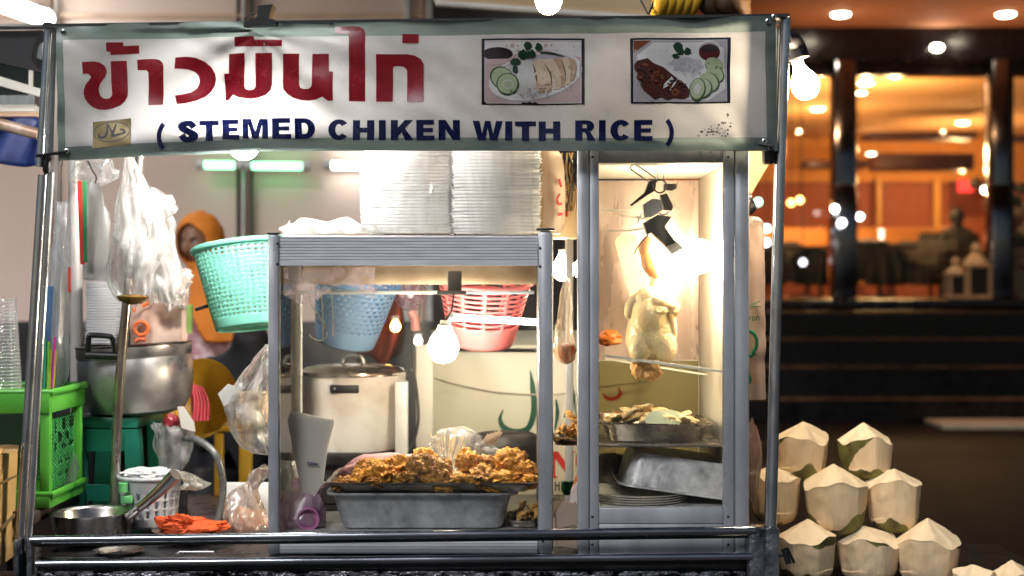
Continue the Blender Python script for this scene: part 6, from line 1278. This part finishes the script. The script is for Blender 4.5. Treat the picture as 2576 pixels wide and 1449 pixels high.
# head: a shaped surface, turned to the left and a little down
HM=Matrix.Translation(V((VX-.012,Yv-.02,hz)))@Euler((R(8),0,R(-24))).to_matrix().to_4x4()
def headpt(th,ph):
    d=V((cos(ph)*sin(th),-cos(ph)*cos(th),sin(ph)))   # th=0 faces -Y
    p=V((d.x*.072,d.y*.09,d.z*.108)); f=max(0,-d.y)
    if p.z<-.02: k=(p.z+.02)/-.088; p.x*=1-.38*k; p.y*=1-.12*k
    def bump(x,z,sx,sz,a):
        return a*math.exp(-((p.x-x)/sx)**2-((p.z-z)/sz)**2)*(f**.5)
    o=bump(0,-.018,.012,.022,.021)+bump(0,-.028,.017,.01,.01)+bump(0,.004,.009,.02,.008)
    o-=bump(.03,.012,.016,.011,.011)+bump(-.03,.012,.016,.011,.011)
    o+=bump(.032,.03,.022,.008,.004)+bump(-.032,.03,.022,.008,.004)
    o+=bump(0,-.052,.022,.006,.007)+bump(0,-.063,.018,.006,.007)-bump(0,-.0575,.022,.0025,.004)+bump(0,-.085,.02,.014,.009)
    o+=bump(.042,-.02,.02,.02,.004)+bump(-.042,-.02,.02,.02,.004)
    p.y-=o; return p
m=MB(); m.grid(lambda u,v:HM@headpt(2*pi*u-pi,pi*(v-.5)*.998),72,60,cu=True)
for f in m.bm.faces:
    q=HM.inverted()@f.calc_center_median()
    if abs(q.x)<.021 and -.068<q.z<-.047 and q.y<-.06: f.material_index=1
m.mi=0
for s in (-1,1): m.ball(HM@V((s*.072,.005,-.0)),(.008,.018,.028),10,8)
hd=m.build('head',[skn,lipm],ven,sharp=180)
for s in (-1,1):
    m=MB(); m.ball(HM@V((s*.03,-.069,.011)),.0115,14,10); m.mi=1; m.ball(HM@V((s*.03-.002,-.0775,.0105)),.0055,10,8); m.build('eye',[eyw,eyb],hd)
    m=MB(); m.tube([HM@V((s*q,y,zz)) for q,y,zz in ((.014,-.084,.027),(.03,-.082,.033),(.046,-.068,.028))],[.002,.0032,.0015],8,n=4); m.build('eyebrow',brow,hd)
    m=MB(); m.tube([HM@V((s*q,y,zz)) for q,y,zz in ((.018,-.0795,.0165),(.03,-.0805,.0195),(.042,-.073,.016))],[.0012,.0018,.001],6,n=4); m.build('eyelash',brow,hd)
# headscarf: hood with a face opening, then the drape
m=MB()
def hood(u,v):
    th=2*pi*u-pi; ph=pi*(v-.5); d=V((cos(ph)*sin(th),-cos(ph)*cos(th),sin(ph))); k=1+.05*noise.noise(d*3); return HM@V((d.x*.104*k,d.y*.112*k+.014,d.z*.132*k+.008))
def faceopen(i,j):
    th=2*pi*(i+.5)/64-pi; ph=pi*((j+.5)/48-.5); return (th/.92)**2+((ph+.1)/.8)**2<1
m.grid(hood,64,48,cu=True,skip=faceopen); m.build('headscarf',hij,ven,solid=.004)
m=MB()
m.loft([(V((VX+.01,Yv-.01,hz-.085)),.07,.075,.2),(V((VX+.015,Yv-.0,hz-.13)),.085,.085,.6),(V((VX+.03,Yv,hz-.2)),.15,.115),(V((VX+.04,Yv,hz-.28)),.215,.14),(V((VX+.04,Yv-.01,hz-.36)),.225,.16),(V((VX+.04,Yv-.02,hz-.43)),.215,.165)],72,.05,7,.012,9,3,n=5,cap=False); m.build('scarf_drape',hij,ven,solid=.004)
m=MB(); m.loft([(V((VX+.05,Yv,hz-.85)),.19,.15),(V((VX+.05,Yv,hz-.7)),.18,.14),(V((VX+.045,Yv,hz-.55)),.165,.125),(V((VX+.04,Yv,hz-.4)),.18,.13),(V((VX+.04,Yv+.01,hz-.27)),.19,.11),(V((VX+.03,Yv+.01,hz-.2)),.1,.08)],48,.03,8,.008,14,2,n=4); m.build('blouse',blou,ven)
for pts in ([bv[i] for i in ()],):
    pass
sl_=[(VX+.17,Yv,hz-.26),(VX+.29,Yv-.06,hz-.46),(VX+.345,Yv-.23,hz-.565)]
m=MB(); m.tube(sl_,[.075,.07,.05],20,n=6); m.jitter(.008,18,3); m.build('sleeve',blou,ven)
m=MB(); m.tube([(VX-.1,Yv-.06,hz-.27),(VX-.05,Yv-.2,hz-.4),(VX+.115,Yv-.325,hz-.565)],[.07,.075,.055],20,n=6); m.jitter(.008,18,5); m.build('sleeve',blou,ven)
m=MB(); m.loft([(V((VX+.05,Yv,.25)),.25,.22),(V((VX+.05,Yv,.5)),.22,.19),(V((VX+.05,Yv,hz-.8)),.2,.16),(V((VX+.05,Yv,hz-.6)),.172,.133)],48,.06,9,.01,8,4,n=4); m.build('skirt',skirt,ven)
# dark jacketed worker part (black shape right of the sleeve)
wx=P(640,0,2.4).x
w2=thing('person','crouching helper in black seen only between the sleeve and the case post','person',(wx,2.4,.2))
v=[(wx,2.4,.62),(wx,2.38,.85),(wx,2.36,1.06),(wx,2.33,1.16),(wx-.15,2.36,1.08),(wx-.2,2.25,.85),(wx-.12,2.1,.8),(wx+.15,2.36,1.08),(wx+.2,2.25,.85),(wx+.12,2.1,.8),(wx-.1,2.35,.6),(wx-.12,2.05,.66),(wx-.12,2.15,.26),(wx-.12,2.05,.23),(wx+.1,2.35,.6),(wx+.12,2.05,.66),(wx+.12,2.15,.26),(wx+.12,2.05,.23),(wx,2.3,1.24)]
e=[(0,1),(1,2),(2,3),(2,4),(4,5),(5,6),(2,7),(7,8),(8,9),(0,10),(10,11),(11,12),(12,13),(0,14),(14,15),(15,16),(16,17),(3,18)]
skin_body(v,e,[.14,.13,.14,.06,.07,.05,.035,.07,.05,.035,.09,.07,.045,.035,.09,.07,.045,.035,.09],'body',skirt,w2)
# diner inside the restaurant
dp=P(2408,0,15.2); dx=dp.x; dz=1.262
d=thing('person','dark silhouetted person sitting inside the restaurant above the lanterns','person',(dx,15.2,dz))
armchair(2408,15.3,0,lth,'dark leather armchair under the seated silhouetted diner',.8,.75)
H=P(0,522,15.2).z-dz; k=H/1.26
vv=[(0,0,.5),(0,0,.68),(0,0,.86),(0,0,1.0),(0,-.02,1.1),(0,-.01,1.17),(-.18,0,.92),(-.23,.0,.68),(-.2,-.22,.6),(.18,0,.92),(.23,.0,.68),(.2,-.22,.6),(-.09,-.03,.47),(-.11,-.42,.5),(-.1,-.4,.08),(-.11,-.52,.03),(.09,-.03,.47),(.11,-.42,.5),(.1,-.4,.08),(.11,-.52,.03)]
ee=[(0,1),(1,2),(2,3),(3,4),(4,5),(2,6),(6,7),(7,8),(2,9),(9,10),(10,11),(0,12),(12,13),(13,14),(14,15),(0,16),(16,17),(17,18),(18,19)]
skin_body([(dx+a*k,15.2+b*k,dz+c_*k) for a,b,c_ in vv],ee,[q*k for q in (.14,.13,.15,.055,.085,.08,.065,.05,.035,.065,.05,.035,.09,.065,.04,.03,.09,.065,.04,.03)],'body',mat('dark clothed figure',(.012,.01,.014),.7),d)
m=MB(); m.ball((dx,15.22,dz+1.14*k),(.105*k,.115*k,.13*k),16,12); m.build('hair',mat('black hair',(.008,.006,.006),.6),d)
